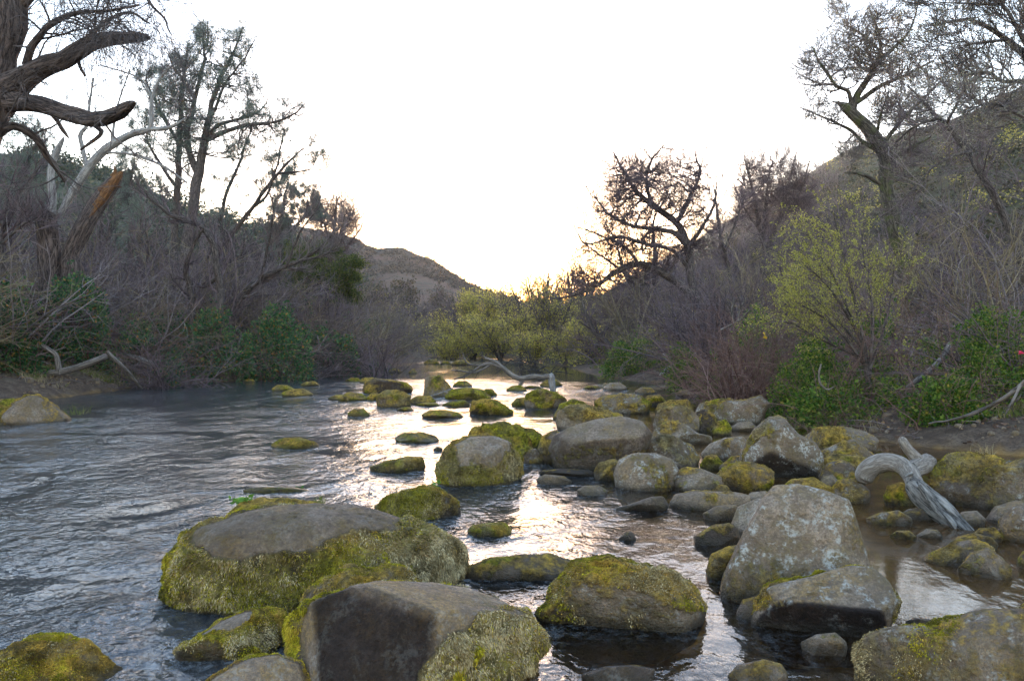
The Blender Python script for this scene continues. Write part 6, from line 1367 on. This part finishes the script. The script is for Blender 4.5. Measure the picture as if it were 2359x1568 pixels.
o = blades('grass', '', np.concatenate([bank_pts(16000, 10, 15, 1, 1.2, 6, rng), bank_pts(6000, 24, 44, 1, 0.3, 4, rng, 0.0)]), 0.13, 'grass', 321); tag(o, 'short green grass on the right bank soil', 'grass', kind='stuff')
o = blades('grass', '', bank_pts(12000, 22, 38, -1, 0.1, 3, rng, 0.0), 0.16, 'grass', 322); tag(o, 'thin green grass along the left bank foot', 'grass', kind='stuff')
o = blades('dry_grass', '', np.concatenate([bank_pts(6000, 11, 20, 1, 0.6, 6, rng), bank_pts(6000, 20, 38, -1, 0.1, 3, rng, -0.2)]), 0.22, 'dry_grass', 323, 0.003); tag(o, 'dead straw among the bank soil', 'grass', kind='stuff')
p = np.concatenate([bank_pts(16000, 10, 30, 1, 0.1, 7, rng, -0.4), bank_pts(9000, 18, 38, -1, 0, 4, rng, -0.4)])
g = Geo(); g.add(*leaves(p + np.array([0, 0, 0.015]), 0.07, rng, 1.6, dirs=unit(rng.normal(0, 1, (len(p), 3)) * np.array([1, 1, 0.15])), flat=0.1)); o = g.build('leaf_litter', M['litter'], None, False); tag(o, 'fallen brown leaves scattered over the banks', 'leaf litter', kind='stuff')

p = np.concatenate([bank_pts(1500, 10, 24, 1, 0.2, 7, rng, -0.4), bank_pts(700, 18, 36, -1, 0.1, 4, rng, -0.4)]); k = len(p)
c = grow((p + np.array([0, 0, 0.03]), unit(rng.normal(0, 1, (k, 3)) * np.array([1, 1, 0.12])), rng.uniform(0.15, 0.8, k), rng.uniform(0.003, 0.010, k)), 5, rng, 0.12, 0, rmin=0.003); g = Geo(); g.add(*tube_arrays(*c, 4, rng))
tag(g.build('twig_litter', M['twig_pale']), 'broken twigs strewn over the bank soil', 'twig litter', kind='stuff')
p = np.concatenate([bank_pts(900, 10, 30, 1, -0.3, 3, rng, -0.5), bank_pts(500, 18, 36, -1, -0.3, 1.2, rng, -0.5)]); sv, sq = cube_sphere(4); g = Geo()
for q in p: g.add(q + sv * (0.02 + 0.07 * rng.random() ** 3) * rng.uniform(0.6, 1.3, 3), sq, moss=0.0, gold=0.3, dry=0.0, lichen=0.0, tone=0.5)
tag(g.build('pebbles', M['rock']), 'small stones scattered along the water edge', 'pebbles', kind='stuff')
# ------------------------------------------------------------------ little plants and oddments
def weed(label, px, py, Y, s, n, seed, m='weed', name='leafy_weed', cat='plant', elong=1.6):
    rng = np.random.default_rng(seed); b = P(px, py, Y); root = thing(name, label, cat)
    p = np.tile(b, (n, 1)) + rng.normal(0, s * 0.12, (n, 3)) * np.array([1, 1, 0.2]); d = unit(np.concatenate([rng.normal(0, 0.5, (n, 2)), np.ones((n, 1))], 1))
    c = grow((p, d, s * rng.uniform(0.5, 1.0, n), np.full(n, 0.003)), 5, rng, 0.15, -0.05, rmin=0.0015); g = Geo(); g.add(*tube_arrays(*c, 4, rng)); g.build('stem', M[m], root)
    q, t = along(c[0], 5, rng, 0.3); g = Geo(); g.add(*leaves(q, s * 0.42, rng, elong, dirs=unit(rng.normal(0, 1, (len(q), 3)) * np.array([1, 1, 0.3]) + np.array([0, 0, 0.25])), flat=0.2)); g.build('leaf', M[m], root, False); rebase(root, b)
def tuft(label, px, py, Y, h, n, seed, m='grass', r=0.06):
    rng = np.random.default_rng(seed); b = P(px, py, Y); pts = b + rng.normal(0, 1, (n, 3)) * np.array([r, r, 0.005]); o = blades('grass_tuft', '', pts, h, m, seed, 0.0018); tag(o, label, 'grass'); return o
weed('broad leaved green weed growing on the low moss hump', 562, 1166, 7.55, 0.16, 7, 400)
weed('small green weed on top of the rounded green mossy boulder', 1000, 1124, 8.1, 0.10, 6, 401)
weed('tiny weed sprouting at the left edge of the golden dome boulder', 1262, 1380, 5.7, 0.08, 5, 402)
weed('little weed on the shoulder of the rounded green boulder by the moss ridge', 690, 1128, 9.0, 0.06, 6, 403)
tuft('wispy grass tuft beside the rounded green mossy boulder', 908, 1146, 8.3, 0.13, 60, 404, 'dry_grass', 0.03)
tuft('green grass tuft on the yellow mossy corner boulder', 140, 1470, 4.75, 0.07, 90, 405, 'weed', 0.05)
tuft('grass sprig behind the huge humped boulder', 738, 1156, 7.3, 0.07, 40, 406, 'grass', 0.02)
tuft('drooping straw tuft on the brown boulder right of the driftwood', 2268, 1052, 8.7, 0.14, 90, 407, 'dry_grass', 0.05)
tuft('green sprigs at the right foot of the dark pointed left rock', 175, 955, 17.6, 0.28, 60, 408, 'grass', 0.12)
def petals(name, label, cat, px, py, Y, s, n, m, seed):
    rng = np.random.default_rng(seed); b = P(px, py, Y); g = Geo(); g.add(*leaves(np.tile(b, (n, 1)) + rng.normal(0, s * 0.15, (n, 3)), s, rng, 1.3)); o = g.build(name, M[m], None, False); tag(o, label, cat)
petals('red_flower', 'crimson bloom caught at the right frame edge', 'flower', 2353, 813, 12.6, 0.045, 12, 'red_petal', 420)
petals('yellow_leaf', 'single bright yellow leaf on the brambles above the bank slab', 'leaf', 1760, 770, 15.6, 0.10, 3, 'yellow_leaf', 421)

# ------------------------------------------------------------------ evening air
hz = bpy.data.materials.new('haze'); hz.use_nodes = True; nt = hz.node_tree; nt.nodes.remove(nt.nodes['Principled BSDF'])
v = nt.nodes.new('ShaderNodeVolumePrincipled'); v.inputs['Density'].default_value = 0.0002; v.inputs['Color'].default_value = (0.93, 0.93, 0.97, 1); v.inputs['Anisotropy'].default_value = 0.6
nt.links.new(v.outputs[0], nt.nodes['Material Output'].inputs['Volume'])
bx = np.array([[x, y, z] for z in (-120.0, 140.0) for y in (-1700.0, 3000.0) for x in (-1900.0, 1900.0)])
o = link('haze', make_mesh('haze', bx, np.array([[0, 2, 3, 1], [4, 5, 7, 6], [0, 1, 5, 4], [2, 6, 7, 3], [0, 4, 6, 2], [1, 3, 7, 5]])), hz); tag(o, 'thin evening haze in the valley', 'haze', kind='stuff')
